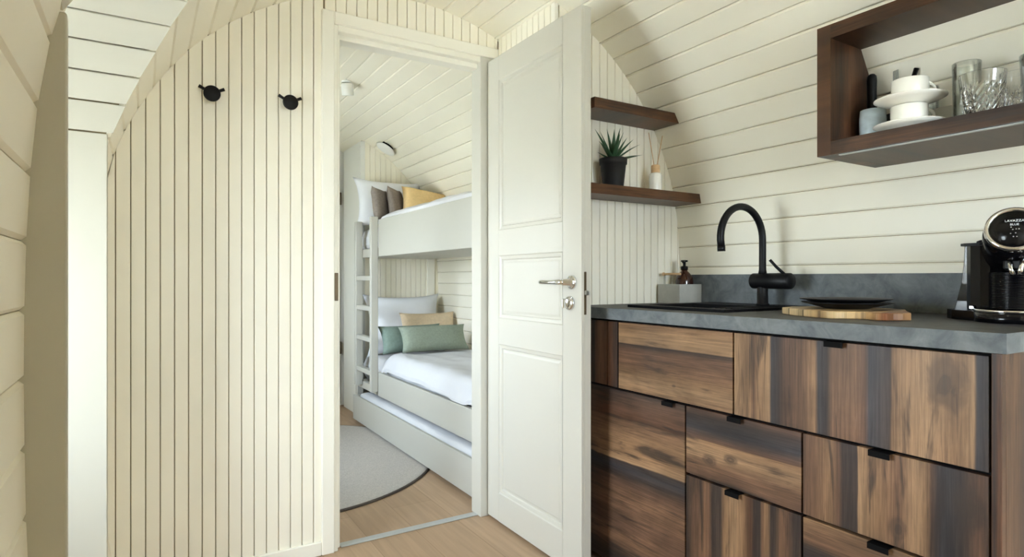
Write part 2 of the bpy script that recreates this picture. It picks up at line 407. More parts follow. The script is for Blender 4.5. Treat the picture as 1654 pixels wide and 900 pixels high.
for i in range(len(js)-1):
    a, b = js[i], js[i+1]
    if b-a < .015: continue
    P, Q = at_s(a), at_s(b); mid = at_s((a+b)/2)
    dd = Vector((Q[0]-P[0], Q[1]-P[1])).normalized(); nrm = (-dd.y, dd.x)      # outward when going left -> right over the top
    side = 'ceiling' if abs(mid[0]-XC) < .90 else ('wall_left' if mid[0] < XC else 'wall_right')
    segs = []
    left = mid[0] < XC
    dP, dQ = (dorm(P[1]), dorm(Q[1])) if left else (None, None)
    if left and (dP or dQ):
        dP = dP or (1.49, 1.49); dQ = dQ or (1.49, 1.49)
        segs.append((YN, dP[0]-.012, YN, dQ[0]-.012)); segs.append((dP[1]+.010, YP+.01, dQ[1]+.010, YP+.01))
    elif not left and mid[0] > 1.385: segs.append((YN, 1.845, YN, 1.845))
    else: segs.append((YN, YP+.01, YN, YP+.01))
    fs_ = list(segs)
    # bunk room; an unseen window in its left wall
    if left and .70 < mid[1] < 1.55: bs = [(YB-.01, 2.95, YB-.01, 2.95), (3.60, 4.9, 3.60, 4.9)]
    else: bs = [(YB-.01, 4.9, YB-.01, 4.9)]
    for sg in segs + bs:
        e0 = GAP/2/pitch
        P2 = (P[0]+(Q[0]-P[0])*e0, P[1]+(Q[1]-P[1])*e0); Q2 = (Q[0]-(Q[0]-P[0])*e0, Q[1]-(Q[1]-P[1])*e0)
        board_jobs.append((side, strip_prism(P2, Q2, nrm, 0, .012, *sg, ch=.0050)))
    for sg in (segs if len(segs) >= 2 else [(YN, YP+.04, YN, YP+.04)]) + ([(YP-.03, 2.95, YP-.03, 2.95), bs[1]] if len(bs) == 2 else [(YP+.0, 4.9, YP+.0, 4.9)]):
        P3 = (P[0]-dd.x*.006, P[1]-dd.y*.006); Q3 = (Q[0]+dd.x*.006, Q[1]+dd.y*.006)
        shell[side].add(*strip_prism(P3, Q3, nrm, .0115, .05, *sg))
SH = {}
for k_, mb in shell.items(): SH[k_] = struct(obj(k_, mb, 'joint'))
for side, (vs, fs) in board_jobs: obj('board', MB().add(vs, fs), 'cream', SH[side])

# floor
fl = struct(obj('floor', bx(XC-1.06, XC+1.06, YN-.05, 4.95, -.05, 0), 'floor'))
struct(obj('ground', bx(-60, 60, -60, 60, -.35, -.25), 'gravel'))
st = struct(obj('trim_1', bx(.645, 1.238, 2.285, 2.322, 0, .005, c=.002), 'alu'), 'thin metal threshold strip across the doorway floor')

# ------------------------------------------------------------------ vertical tongue-and-groove walls
def vboards(parent, x0, x1, yf, zbot, ztop, phase, pt=.0408, thick=.012, sgn=1, axis='x', mat='cream'):
    """vertical boards with joints at phase+k*pt; face at yf (normal -y when sgn=1); axis 'y': boards run along y, face at x = yf, normal -x"""
    k = math.floor((x0-phase)/pt)
    while phase + k*pt < x1-1e-6:
        a = max(x0, phase+k*pt); b = min(x1, phase+(k+1)*pt); k += 1
        if b-a < .006: continue
        a += .0013; b -= .0013; c = .0019
        sec = [(a, thick), (a, c), (a+c, 0), (b-c, 0), (b, c), (b, thick)]
        vs = []
        for lev in (0, 1):
            for q, t in sec:
                z0 = zbot(q) if callable(zbot) else zbot; z1 = ztop(q) if callable(ztop) else ztop
                z = z0 if lev == 0 else max(z0+.001, z1)
                vs.append((q, yf+sgn*t, z) if axis == 'x' else (yf+sgn*t, q, z))
        m = 6; fs = [tuple(range(m))[::-1], tuple(range(m, 2*m))] + [(i, (i+1) % m, m+(i+1) % m, m+i) for i in range(m)]
        obj('board', MB().add(vs, fs), mat, parent)
def arch_panel(x0, x1, y0, y1, zb, n=24, drop=0.0):
    """solid wall slab whose top follows the arch"""
    mb = MB(); poly = [(x0, zb), (x1, zb)]
    for i in range(n+1):
        x = x1+(x0-x1)*i/n; poly.append((x, arch_z(x)-drop))
    return mb.prism(poly, 1, y0, y1)
ph = .0083
wp = struct(obj('wall_partition', arch_panel(XC-1.075, .60, YP+.0115, YB-.0115, 0), 'joint'))
hd = arch_panel(.595, 1.335, YP+.0115, YB-.0115, 1.985)
wp2 = obj('lintel_panel', hd, 'joint', wp)
rest = arch_panel(1.275, XC+1.075, YP+.03, YB-.0115, 0)
obj('return_panel', rest, 'joint', wp)
z_top = lambda x: arch_z(x)-.0005
vboards(wp, XC-1.066, .575, YP, .0, z_top, ph)
vboards(wp, .575, 1.330, YP, 2.02, z_top, ph)
# bunk side of the partition
vboards(wp, XC-1.066, .60, YB, 0, z_top, ph, sgn=-1); vboards(wp, .60, 1.27, YB, 1.99, z_top, ph, sgn=-1); vboards(wp, 1.27, XC+1.066, YB, 0, z_top, ph, sgn=-1)
# return wall beside the door and the wall behind the shelves
XF = 1.330; YS = 1.84
wr = struct(obj('wall_return', bx(XF+.0115, XF+.05, YS+.0115, YP+.03, 0, arch_z(XF+.05)), 'joint'))
vboards(wr, YS+.022, YP, XF, 0, lambda y: arch_z(XF)-.0005, YP+.012, axis='y')
obj('corner_trim', bx(XF-.006, XF+.012, YS-.002, YS+.022, 0, arch_z(XF+.006), c=.002), 'trimwhite', wr)
wk = struct(obj('wall_shelf_side', arch_panel(XF+.012, XC+1.075, YS+.0115, YS+.05, 0), 'joint'))
vboards(wk, XF+.012, XC+1.066, YS, 0, z_top, 1.347, pt=.0400)
# far bunk wall, its recess to the left
XR = 1.375
we = struct(obj('wall_bunk_end', arch_panel(XR+.0115, XC+1.075, YE+.0115, YE+.06, 0), 'joint'))
vboards(we, XR+.012, XC+1.066, YE, 0, z_top, XR+.03)
obj('corner_trim', bx(1.905, 1.965, YE-.014, YE, 0, 1.40, c=.002), 'trimwhite', we)
wq = struct(obj('wall_bunk_recess', bx(XR, XR+.03, YE+.001, 4.80, 0, arch_z(XR+.03)), 'panelwhite'))
obj('corner_trim', bx(XR-.004, XR+.03, YE-.010, YE+.05, 0, arch_z(XR+.03), c=.002), 'panelwhite', wq)
wz = struct(obj('wall_far_end', arch_panel(XC-1.075, XC+1.075, 4.86, 4.92, 0), 'panelwhite'))
wd = sempty('door_2', (1.05, 4.84, 0), 'white flush door with dark hinges at the far end of the bunk room')
obj('leaf', bx(.60, 1.345, 4.83, 4.86, .02, 1.95, c=.003), 'panelwhite', wd)
for zz in (.42, 1.62): obj('hinge', bx(1.343, 1.362, 4.815, 4.84, zz, zz+.10, c=.003), 'bronze', wd)

# near end of the pod, behind the camera: wall with an unseen window added for fill light
zb0, zt0, wx0, wx1 = .92, 1.78, .36, 1.36
wf = struct(obj('wall_front', arch_panel(XC-1.075, wx0, YN-.06, YN, 0), 'cream'))
obj('wall_panel', arch_panel(wx1, XC+1.075, YN-.06, YN, 0), 'cream', wf)
obj('wall_panel', bx(wx0, wx1, YN-.06, YN, 0, zb0), 'cream', wf)
obj('wall_panel', arch_panel(wx0, wx1, YN-.06, YN, zt0), 'cream', wf)
def window(name, kind, a0, a1, z0, z1, pos, th=.05, fw=.05):
    """unseen framed window added for daylight; kind 'x': spans x at y=pos, kind 'y': spans y at x=pos"""
    w = sempty(name, ((a0+a1)/2, pos, z0) if kind == 'x' else (pos, (a0+a1)/2, z0), 'unseen white framed window added for daylight')
    def b(p0, p1, q0, q1, t0, t1): return bx(p0, p1, pos+t0, pos+t1, q0, q1, c=.003) if kind == 'x' else bx(pos+t0, pos+t1, p0, p1, q0, q1, c=.003)
    for (p0, p1, q0, q1) in ((a0, a0+fw, z0, z1), (a1-fw, a1, z0, z1), (a0+fw, a1-fw, z0, z0+fw), (a0+fw, a1-fw, z1-fw, z1)):
        obj('frame', b(p0, p1, q0, q1, -th/2, th/2), 'trimwhite', w)
    obj('pane', b(a0+fw, a1-fw, z0+fw, z1-fw, -.004, .004), 'pane', w)  # pane of the added unseen window
window('added_window_front', 'x', wx0, wx1, zb0, zt0, YN-.03)
window('unseen_window_bunk', 'y', 2.95, 3.60, .66, 1.60, -.155)  # unseen, put in to light the bunk room from the left
# lining boards round the unseen bunk window opening
w3 = bpy.data.objects['unseen_window_bunk']
for y in (2.935, 3.595): obj('unseen_window_reveal', bx(-.20, -.02, y, y+.02, .62, 1.62), 'trimwhite', w3)
for z in (.64, 1.58): obj('unseen_window_reveal', bx(-.20, .0 if z > 1 else -.10, 2.95, 3.60, z-.01, z+.03), 'trimwhite', w3)

# unseen box added behind the viewpoint, keeps front window light off the left wall
blk = struct(obj('added_light_blocker', MB().prism([(XC-1.0, 0), (.50, 0), (.50, 1.95), (.30, 1.93), (XC-1.0, 1.45)], 1, -.95, -.16), 'trimwhite'), 'unseen box added against the left wall to block light')

# ------------------------------------------------------------------ dormer on the left: lining boards, arched soffit, glazing
XO = -.95
dj = sempty('trim_2', (-.1, 1.48, 0), 'plain vertical lining boards of the arched dormer window recess')
def jamb_poly(y0, y1, z1):
    # inner edge stands vertical, the pod wall curves away behind it
    return bx(XO, -.083, y0, y1, 0, z1, c=.002)
obj('jamb', jamb_poly(.955, .975, 1.372), 'lining', dj)
obj('jamb', jamb_poly(2.0, 2.02, 1.43), 'lining', dj)
# soffit boards run across (along x) and follow the arch from jamb to jamb
far = [(2.0, 1.432), (1.978, 1.53), (1.90, 1.64), (1.765, 1.752), (1.62, 1.85), (1.49, 1.92)]
near = [(.955, 1.372), (1.02, 1.43), (1.11, 1.53), (1.21, 1.64), (1.31, 1.752), (1.405, 1.85), (1.49, 1.92)]
ds = struct(obj('ceiling_dormer', MB(), 'joint'), 'arched soffit of the dormer clad in narrow boards')
def resample(pl, p):
    L_ = [0]
    for a, b in zip(pl, pl[1:]): L_.append(L_[-1]+math.dist(a, b))
    n = round(L_[-1]/p); out = []
    for i in range(n+1):
        s_ = L_[-1]*i/n
        for k in range(len(pl)-1):
            if L_[k] <= s_ <= L_[k+1]+1e-9:
                t = (s_-L_[k])/(L_[k+1]-L_[k]); out.append((pl[k][0]+(pl[k+1][0]-pl[k][0])*t, pl[k][1]+(pl[k+1][1]-pl[k][1])*t)); break
    return out
back_mb = MB()
for pl, sg in ((far, 1), (near, -1)):
    pts = resample(pl, .082)
    for P, Q in zip(pts, pts[1:]):
        d = Vector((Q[0]-P[0], Q[1]-P[1])).normalized(); n = Vector((d.y, -d.x))*(1 if sg > 0 else -1)   # away from the opening
        if (n.x > 0) != (sg > 0) and abs(n.x) > .1: n = -n
        if n.y < 0 and abs(n.x) < .5: n = -n
        e = .002
        P2 = (P[0]+d.x*e*.8, P[1]+d.y*e*.8); Q2 = (Q[0]-d.x*e*.8, Q[1]-d.y*e*.8)
        xP = XC-half_w(P[1])+.004; xQ = XC-half_w(Q[1])+.004
        vs, fs = [], []
        c = .0016; sec = [(0, .014), (0, c), (c, 0), (1-c, 0), (1, c), (1, .014)]
        LL = math.dist(P2, Q2); sec = [(0, .014), (0, c), (c, 0), (LL-c, 0), (LL, c), (LL, .014)]
        for lev in (0, 1):
            for a, t in sec:
                y = P2[0]+d.x*a+n.x*t; z = P2[1]+d.y*a+n.y*t
                x = XO if lev == 0 else (xP+(xQ-xP)*a/LL)
                vs.append((x, y, z))
        m = 6; fs = [tuple(range(m))[::-1], tuple(range(m, 2*m))] + [(i, (i+1) % m, m+(i+1) % m, m+i) for i in range(m)]
        obj('board', MB().add(vs, fs), 'lining', ds)
        vs = []
        for lev in (0, 1):
            for a, t in ((-.008, .0135), (LL+.008, .0135), (LL+.012, .045), (-.012, .045)):
                y = P2[0]+d.x*a+n.x*t; z = P2[1]+d.y*a+n.y*t
                vs.append((XO if lev == 0 else (xP+(xQ-xP)*a/LL)-.006, y, z))
        back_mb.add(vs, [(3, 2, 1, 0), (4, 5, 6, 7), (0, 1, 5, 4), (1, 2, 6, 5), (2, 3, 7, 6), (3, 0, 4, 7)])
obj('backing', back_mb, 'joint', ds)
# glazed end of the dormer
w1 = sempty('window_1', (XO, 1.48, 0), 'tall glazed end of the dormer')
for (a, b, c_, d_) in ((.975, 1.20, .0, 1.40), (1.85, 2.0, .0, 1.44), (1.20, 1.85, 0, .60), (1.20, 1.85, 1.40, 1.44)):
    obj('frame', bx(XO-.03, XO+.03, a, b, c_, d_, c=.003), 'trimwhite', w1)
obj('pane', bx(XO-.004, XO+.004, 1.20, 1.85, .60, 1.40), 'pane', w1)
obj('gable_panel', MB().prism([(.975, 1.40), (1.20, 1.44), (2.0, 1.44), (1.978, 1.53), (1.90, 1.64), (1.765, 1.752), (1.49, 1.92), (1.31, 1.76), (1.21, 1.65), (1.0, 1.42)], 0, XO-.03, XO+.03), 'trimwhite', w1)
struct(obj('floor_dormer', bx(XO-.03, -.06, .96, 2.02, -.05, -.001), 'floor'))

# ------------------------------------------------------------------ door frame, door leaf, skirting
fr = sempty('trim_3', (.94, YP, 0), 'cream painted door casing and frame round the bunk room doorway')
obj('casing', bx(.566, .612, YP-.015, YP+.01, 0, 2.032, c=.003), 'trimwhite', fr)
obj('casing', bx(.612, 1.325, YP-.015, YP+.01, 1.986, 2.032, c=.003), 'trimwhite', fr)
obj('jamb', bx(.595, .627, YP-.006, YB, 0, 1.986, c=.002), 'trimwhite', fr)
obj('door_stop', bx(.622, .642, YP+.022, YB+.006, 0, 1.962, c=.002), 'trimwhite', fr)
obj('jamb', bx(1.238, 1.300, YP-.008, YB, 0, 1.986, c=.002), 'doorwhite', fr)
obj('head', bx(.627, 1.262, YP-.006, YB, 1.962, 1.987, c=.002), 'trimwhite', fr)
obj('door_stop', bx(.640, 1.24, YP+.022, YB+.006, 1.942, 1.964, c=.002), 'trimwhite', fr)
obj('strike_plate', bx(.614, .6275, YP-.0085, YP-.005, .945, 1.05, c=.001), 'bronze', fr)
struct(obj('baseboard_partition', bx(XC-1.06, .566, YP-.013, YP+.001, 0, .052, c=.003), 'trimwhite'), 'low cream skirting board below the boarded partition')

DX = 1.268; DY0, DY1, DZ0, DZ1 = 1.605, 2.252, .012, 1.962
door = sempty('door_1', (DX+.02, DY1, 0), 'white three-panel interior door standing open towards the kitchen')
core = bx(DX+.013, DX+.043, DY0+.0, DY1, DZ0, DZ1, c=.002)
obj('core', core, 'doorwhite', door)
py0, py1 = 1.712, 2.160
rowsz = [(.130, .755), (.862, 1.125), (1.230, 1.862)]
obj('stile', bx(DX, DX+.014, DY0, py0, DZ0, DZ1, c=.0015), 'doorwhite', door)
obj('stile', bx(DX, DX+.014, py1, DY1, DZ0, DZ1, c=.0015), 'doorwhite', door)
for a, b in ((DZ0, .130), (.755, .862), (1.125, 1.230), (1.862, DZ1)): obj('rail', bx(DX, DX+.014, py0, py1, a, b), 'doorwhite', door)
for a, b in rowsz:
    mb = MB(); loops = []
    for ins, dep in ((0, .0), (.004, .004), (.016, .006), (.020, .0105), (.026, .0105), (.034, .0085)):
        loops.append([(DX+dep, py0+ins, a+ins), (DX+dep, py1-ins, a+ins), (DX+dep, py1-ins, b-ins), (DX+dep, py0+ins, b-ins)])
    for l0, l1 in zip(loops, loops[1:]): mb.sheet([l0, l1], smooth=False, closed=True)
    mb.add(loops[-1], [(0, 1, 2, 3)])
    obj('panel', mb, 'doorwhite', door)
Rx = Matrix.Rotation(-PI/2, 4, 'Y')     # z axis -> -x
def face_disc(mb, y, z, prof, n=28): return mb.lathe([(r, h) for r, h in prof], (DX, y, z), n, Rx)
hn = obj('handle', face_disc(MB(), 1.655, 1.016, [(.025, 0), (.025, .006), (.021, .010), (.012, .011), (.010, .045), (.0, .047)]), 'chrome', door)
obj('lever', MB().tube([(DX-.044, 1.650, 1.016), (DX-.046, 1.675, 1.016), (DX-.047, 1.72, 1.015), (DX-.047, 1.775, 1.016), (DX-.044, 1.790, 1.016)], [.008, .010, .0085, .0085, .007], 14), 'chrome', hn)
lk = obj('lock_rosette', face_disc(MB(), 1.667, .943, [(.025, 0), (.025, .006), (.020, .011), (.0, .011)]), 'chrome', door)
obj('thumb_turn', MB().box(DX-.034, DX-.010, 1.663, 1.671, .927, .959, c=.003), 'chrome', lk)
lp = obj('lock_plate', bx(DX+.012, DX+.022, DY0-.0015, DY0+.002, .905, 1.052, c=.001), 'bronze', door)
obj('latch', MB().box(DX+.013, DX+.026, DY0-.011, DY0+.001, .972, .988, c=.002), 'steel', lp)

# ------------------------------------------------------------------ kitchen run
CX = 1.388; CT = .925; CB = .886; KX = 1.400; KY0, KY1 = .481, YS-.004
_w = MB()
_o = [(CX, .470), (2.0, .470), (2.0, YS-.003), (CX, YS-.003)]; _i = [(1.545, 1.305), (1.795, 1.305), (1.795, 1.585), (1.545, 1.585)]
for z_ in (CB, CT):
    _w.add([(x, y, z_) for x, y in _o+_i], [(k, (k+1) % 4, 4+(k+1) % 4, 4+k) for k in range(4)])
for pl_ in (_o, _i):
    _w.add([(x, y, CB) for x, y in pl_]+[(x, y, CT) for x, y in pl_], [(k, (k+1) % 4, 4+(k+1) % 4, 4+k) for k in range(4)])
_w.mi[4:8] = [1]*4
wt = label(obj('worktop', _w, ['worktop', 'worktop_shaded']), 'slate grey laminate worktop over the rustic wooden drawer cabinet', 'worktop')
bs_ = label(obj('backsplash', bx(1.986, 2.0, .470, YS-.003, CT+.0005, 1.045, c=.001), 'worktop'), 'low dark grey upstand behind the sink and coffee machine', 'backsplash')
kc = thing('kitchen_base_cabinet', 'rustic dark wood kitchen base cabinet with flush drawer fronts and black tab pulls', 'cabinet', (1.66, 1.15, 0))
T, LT, B_, D_, BD, RB, MB_ = (136, 104, 75), (152, 120, 89), (95, 69, 53), (58, 46, 40), (58, 54, 56), (90, 60, 42), (114, 84, 62)
ox, oy, oz = 1.66, 1.15, 0
def wmat(nm, bands, vert, a0, a1, knots=(), **k):
    """vert: grain runs up and planks are counted from the far end towards the camera; else planks stack from the top down"""
    if vert: return wood(nm, bands, 1, 2, a0-oy, a1-oy, [(y-oy, z-oz, r) for y, z, r in knots], flip=True, **k)
    return wood(nm, bands, 2, 1, a0-oz, a1-oz, [(z-oz, y-oy, r) for y, z, r in knots], flip=True, **k)
wB = wmat('print_wide_drawer', [(0, LT), (.095, T), (.110, B_), (.124, T), (.190, LT), (.197, BD), (.235, D_), (.26, B_), (.34, MB_), (.40, T), (.412, BD), (.45, D_), (.476, MB_), (.56, MB_), (.60, B_), (.615, BD), (.69, D_), (.698, T), (.80, LT), (.90, T), (.955, LT), (.962, BD), (1, D_)], True, 0.4995, 1.0935, [(0.578, 0.813, .045)], warp=.008)
wF = wmat('print_mid_drawer', [(0, B_), (.08, MB_), (.18, T), (.235, B_), (.26, D_), (.345, D_), (.352, LT), (.45, T), (.57, MB_), (.66, LT), (.72, T), (.732, B_), (.78, BD), (.88, D_), (.96, B_), (1, D_)], True, 0.4995, 0.8895, [(0.667, 0.483, .022), (0.535, 0.568, .035)], warp=.012, seed=4)
wE = wmat('print_narrow_drawer', [(0, D_), (.08, B_), (.2, MB_), (.25, B_), (.27, D_), (.345, D_), (.38, T), (.47, LT), (.54, T), (.60, RB), (.655, D_), (.685, D_), (.70, MB_), (.745, T), (.77, D_), (.80, D_), (.85, MB_), (.9, B_), (.94, D_), (1, D_)], True, 0.8895, 1.2665, warp=.014, seed=8)
wA = wmat('print_sink_front', [(0, MB_), (.06, T), (.20, LT), (.31, LT), (.322, D_), (.40, B_), (.62, MB_), (.72, T), (.85, LT), (1, T)], False, 0.6478, 0.8825, [(1.314, 0.696, .007)], warp=.012, seed=12)
wC = wmat('print_tall_door', [(0, D_), (.08, B_), (.165, RB), (.175, MB_), (.27, T), (.36, T), (.415, LT), (.42, D_), (.46, BD), (.50, D_), (.56, B_), (.63, MB_), (.8, B_), (.9, MB_), (1, D_)], False, 0.0694, 0.6458, warp=.03, seed=17)
wD = wmat('print_small_drawer', [(0, B_), (.12, D_), (.28, BD), (.44, B_), (.452, T), (.60, LT), (.80, MB_), (1, B_)], False, 0.4401, 0.6458, [(1.176, 0.499, .020), (1.103, 0.521, .016)], warp=.02, seed=21)
wG = wmat('print_low_drawer', [(0, T), (.16, MB_), (.2, D_), (.4, BD), (.42, T), (.7, MB_), (1, B_)], False, 0.0694, 0.4381, warp=.02, seed=25)
wS = wood('print_filler', [(0, RB), (.2, D_), (.35, RB), (.45, B_), (.5, D_), (.6, MB_), (.75, B_), (.85, RB), (1, D_)], 1, 2, 1.569-oy, 1.836-oy, flip=True, warp=.01, seed=31)
wP = wood('print_end_post', [(0, RB), (.3, D_), (.6, RB), (1, B_)], 1, 2, .478-oy, .4995-oy, flip=True, warp=.02, seed=35)
wSide = wood('print_end_side', [(0, MB_), (.2, B_), (.3, BD), (.45, T), (.6, MB_), (.8, B_), (1, T)], 0, 2, -.32, .35, flip=False, warp=.01, seed=38)
obj('front_frame', bx(KX+.0195, KX+.030, KY0+.020, KY1, .03, CB-.001), 'tablack', kc)
obj('base_panel', bx(KX+.030, 1.93, KY0+.020, KY1, .03, .048), 'tablack', kc)
obj('back_panel', bx(1.915, 1.93, KY0+.020, KY1, .048, CB-.001), 'tablack', kc)
obj('side_panel', bx(KX+.030, 1.915, KY1-.016, KY1, .048, CB-.001), 'tablack', kc)
obj('plinth', bx(KX+.06, KX+.075, KY0+.02, KY1, .0, .03), 'tablack', kc)
obj('end_panel', bx(KX+.0185, 1.93, KY0, KY0+.019, 0, CB-.001, c=.001), wSide, kc)
obj('end_post', bx(KX-.001, KX+.018, KY0, .498, 0, CB-.001, c=.001), wP, kc)
g = .0028
def front(name, y0, y1, z0, z1, mat, tab=None, depth=.0):
    f = obj(name, bx(KX+depth, KX+.0185, y0+g, y1-g, z0+g, z1-g, c=.0008), mat, kc)
    if tab:
        yc = tab; zt = z1-g
        t = MB().box(KX-.013, KX+.012, yc-.0225, yc+.0225, zt, zt+.0016).box(KX-.0135, KX-.0115, yc-.0225, yc+.0225, zt-.012, zt+.0016)
        obj('tab_pull', t, 'tablack', f)
    return f
front('filler_panel', 1.625, 1.836, .648, .881, wS, depth=.002)
front('filler_panel', 1.569, 1.625, .648, .881, wS)
front('fixed_front', 1.0935, 1.569, .648, .881, wA)
front('drawer_front', .4995, 1.0935, .648, .881, wB, .804)
front('cabinet_door', 1.2665, 1.836, .03, .646, wC, 1.330)
front('drawer_front', .8895, 1.2665, .440, .646, wD, 1.083)
front('drawer_front', .8895, 1.2665, .03, .438, wE, 1.090)
front('drawer_front', .4995, .8895, .440, .646, wF, .701)
front('drawer_front', .4995, .8895, .03, .438, wG, .703)

# sink: rim plate with bowl let into the worktop (shown as a raised rim with a dark well)
sk = thing('kitchen_sink', 'black composite drop-in sink set into the slate grey worktop', 'sink', (1.70, 1.36, CT))
rz0, rz1 = CT+.0004, CT+.009
sx0, sx1, sy0, sy1 = 1.500, 1.962, 1.205, 1.630
bx0, bx1, by0, by1 = 1.548, 1.792, 1.308, 1.582
rim = MB()
for a in ((sx0, bx0, sy0, sy1), (bx1, sx1, sy0, sy1), (bx0, bx1, sy0, by0), (bx0, bx1, by1, sy1)): rim.box(a[0], a[1], a[2], a[3], rz0, rz1, c=.0012)
obj('rim', rim, 'sink', sk)
well = MB(); lv = []
for ins, zz in ((0, rz1-.001), (.004, CT-.01), (.010, CT-.14), (.03, CT-.165)):
    lv.append([(bx0+ins, by0+ins, zz), (bx1-ins, by0+ins, zz), (bx1-ins, by1-ins, zz), (bx0+ins, by1-ins, zz)])
well.sheet(lv, smooth=False, closed=True); well.add(lv[-1], [(0, 1, 2, 3)])
obj('bowl', well, 'sink', sk, fix=False)
obj('drain', MB().lathe([(.036, 0), (.036, .002), (.026, .003), (.0, .003)], (1.67, 1.445, CT-.1645), 24), 'steel', sk)
for k_ in range(4): obj('drain_ridge', bx(1.56, 1.86, 1.222+k_*.020, 1.229+k_*.020, rz1-.0005, rz1+.002, c=.0009), 'sink', sk)
# mixer tap
FX, FY = 1.885, 1.348
tp = thing('mixer_tap', 'matt black gooseneck kitchen tap with side lever behind the sink', 'tap', (FX, FY, rz1))
z0 = rz1+.0006
obj('base', MB().lathe([(.0, 0), (.023, 0), (.023, .004), (.019, .006), (.018, .075), (.018, .088)], (FX, FY, z0), 28), 'black', tp)
bd = MB().tube([(FX, FY+.040, 1.020), (FX, FY+.036, 1.020), (FX, FY-.108, 1.020), (FX, FY-.112, 1.020)], [.025, .028, .028, .025], 28)
body = obj('mixer_body', bd, 'black', tp)
obj('lever', MB().tube([(FX-.005, FY-.088, 1.044), (FX-.018, FY-.066, 1.070), (FX-.030, FY-.050, 1.094)], [.0055, .0052, .005], 12), 'black', body)
pts = [(FX, FY, 1.045), (FX, FY, 1.06)]
R0 = .1125
zc = 1.166
pts += [(FX, FY, zc-.05)]
for k_ in range(0, 25):
    a = PI*k_/24*1.02; pts.append((FX-R0+R0*math.cos(a), FY, zc+R0*math.sin(a)))
pts.append((FX-2*R0+.004, FY, zc-.030))
obj('spout', MB().tube(pts, [.015, .0125]+[.0122]*(len(pts)-2), 16), 'black', tp)
obj('spout_tip', MB().tube([(FX-2*R0+.0035, FY, zc-.026), (FX-2*R0+.0045, FY, zc-.045)], [.0132, .0132], 16), 'black', tp)

# soap caddy, soap bottle, dish brush rail
cd = thing('soap_caddy', 'square grey concrete caddy in the corner of the worktop', 'caddy', (1.915, 1.765, CT))
cx0, cx1, cy0, cy1, ch_ = 1.851, 1.982, 1.705, 1.825, .080
m_ = MB(); t_ = .006
m_.box(cx0, cx1, cy0, cy1, CT+.0005, CT+.010, c=.001)
obj('base', m_, 'caddy', cd)
for a in ((cx0, cx0+t_, cy0, cy1), (cx1-t_, cx1, cy0, cy1), (cx0+t_, cx1-t_, cy0, cy0+t_), (cx0+t_, cx1-t_, cy1-t_, cy1)):
    obj('side', bx(a[0], a[1], a[2], a[3], CT+.010, CT+ch_, c=.001), 'caddy', cd)
sb = thing('soap_bottle', 'amber pump soap bottle standing in the grey caddy', 'bottle', (1.936, 1.757, CT+.0105))
bz = CT+.0105
obj('bottle', MB().lathe([(0, 0), (.034, 0), (.036, .006), (.036, .085), (.032, .102), (.020, .118), (.013, .124), (.013, .132)], (1.936, 1.757, bz), 28), 'amber', sb)
obj('pump', MB().lathe([(.015, .130), (.015, .144), (.006, .146), (.006, .162), (.014, .163), (.014, .170), (.0, .171)], (1.936, 1.757, bz), 20).tube([(1.936, 1.757, bz+.166), (1.915, 1.742, bz+.166), (1.905, 1.736, bz+.160)], .0045, 10), 'black', sb)
db = thing('dish_brush_holder', 'wooden dowel on clear posts standing in the grey caddy beside the soap bottle', 'brush holder', (1.875, 1.79, CT+.0105))
for yy in (1.806, 1.765): obj('post', MB().tube([(1.872, yy, CT+.0105), (1.872, yy, CT+.118)], .004, 10), 'thinglass', db)
obj('dowel', MB().tube([(1.872, 1.800, CT+.122), (1.872, 1.720, CT+.122)], .0052, 12), 'cork', db)
obj('knob', MB().lathe([(0, -.008), (.006, -.006), (.008, 0), (.006, .006), (0, .008)], (1.872, 1.812, CT+.122), 16), 'cork', db)

# chopping board and two black plates
cb = label(obj('chopping_board', (lambda mb: mb)(MB().prism(
    [(1.607, 1.084), (1.594, 1.067), (1.571, 1.040), (1.543, 0.994), (1.520, 0.942), (1.506, 0.888), (1.514, 0.870), (1.532, 0.857), (1.545, 0.839), (1.553, 0.816), (1.545, 0.795), (1.537, 0.783), (1.545, 0.762), (1.568, 0.757), (1.586, 0.744), (1.612, 0.737), (1.648, 0.757), (1.710, 0.793), (1.772, 0.824), (1.797, 0.886), (1.802, 0.958), (1.782, 1.030), (1.741, 1.082), (1.669, 1.094)], 2, CT+.0006, CT+.0195)),
    wood('olive_wood', [(0, (214, 186, 140)), (.3, (216, 188, 142)), (.48, (188, 152, 104)), (.58, (208, 178, 130)), (.78, (176, 138, 92)), (.88, (120, 72, 44)), (1, (170, 134, 92))], 1, 0, .72, 1.09, flip=True, contrast=.6, warp=.06)), 'live-edge olive wood chopping board lying under the black plates', 'chopping board')
mdf = cb.modifiers.new('edge', 'BEVEL'); mdf.width = .0025; mdf.segments = 2; mdf.limit_method = 'ANGLE'
def plate(z, text, dx=0, dy=0):
    prof = [(0, 0), (.055, 0), (.062, .002), (.100, .0125), (.116, .0165), (.1165, .018), (.114, .0185), (.098, .0155), (.064, .005), (0, .0045)]
    return label(obj('dinner_plate', MB().lathe([(r, h+z) for r, h in prof], (1.690+dx, .940+dy, 0), 48), 'black'), text, 'plate', 'black plates on the chopping board')
plate(CT+.0200, 'lower of the two black plates stacked on the wooden board')
plate(CT+.0300, 'upper of the two black plates stacked on the wooden board', -.002, .003)

# ------------------------------------------------------------------ coffee machine
cm = thing('coffee_machine', 'glossy black capsule coffee machine with chrome-ringed round panel on the worktop', 'coffee machine', (1.76, .60, CT))
bz = CT+.0005
obj('base', MB().prism([(1.655, .40), (1.655, .52), (1.672, .575), (1.70, .625), (1.745, .700), (1.775, .722), (1.95, .722), (1.96, .40)], 2, bz, bz+.024), 'blackgloss', cm)
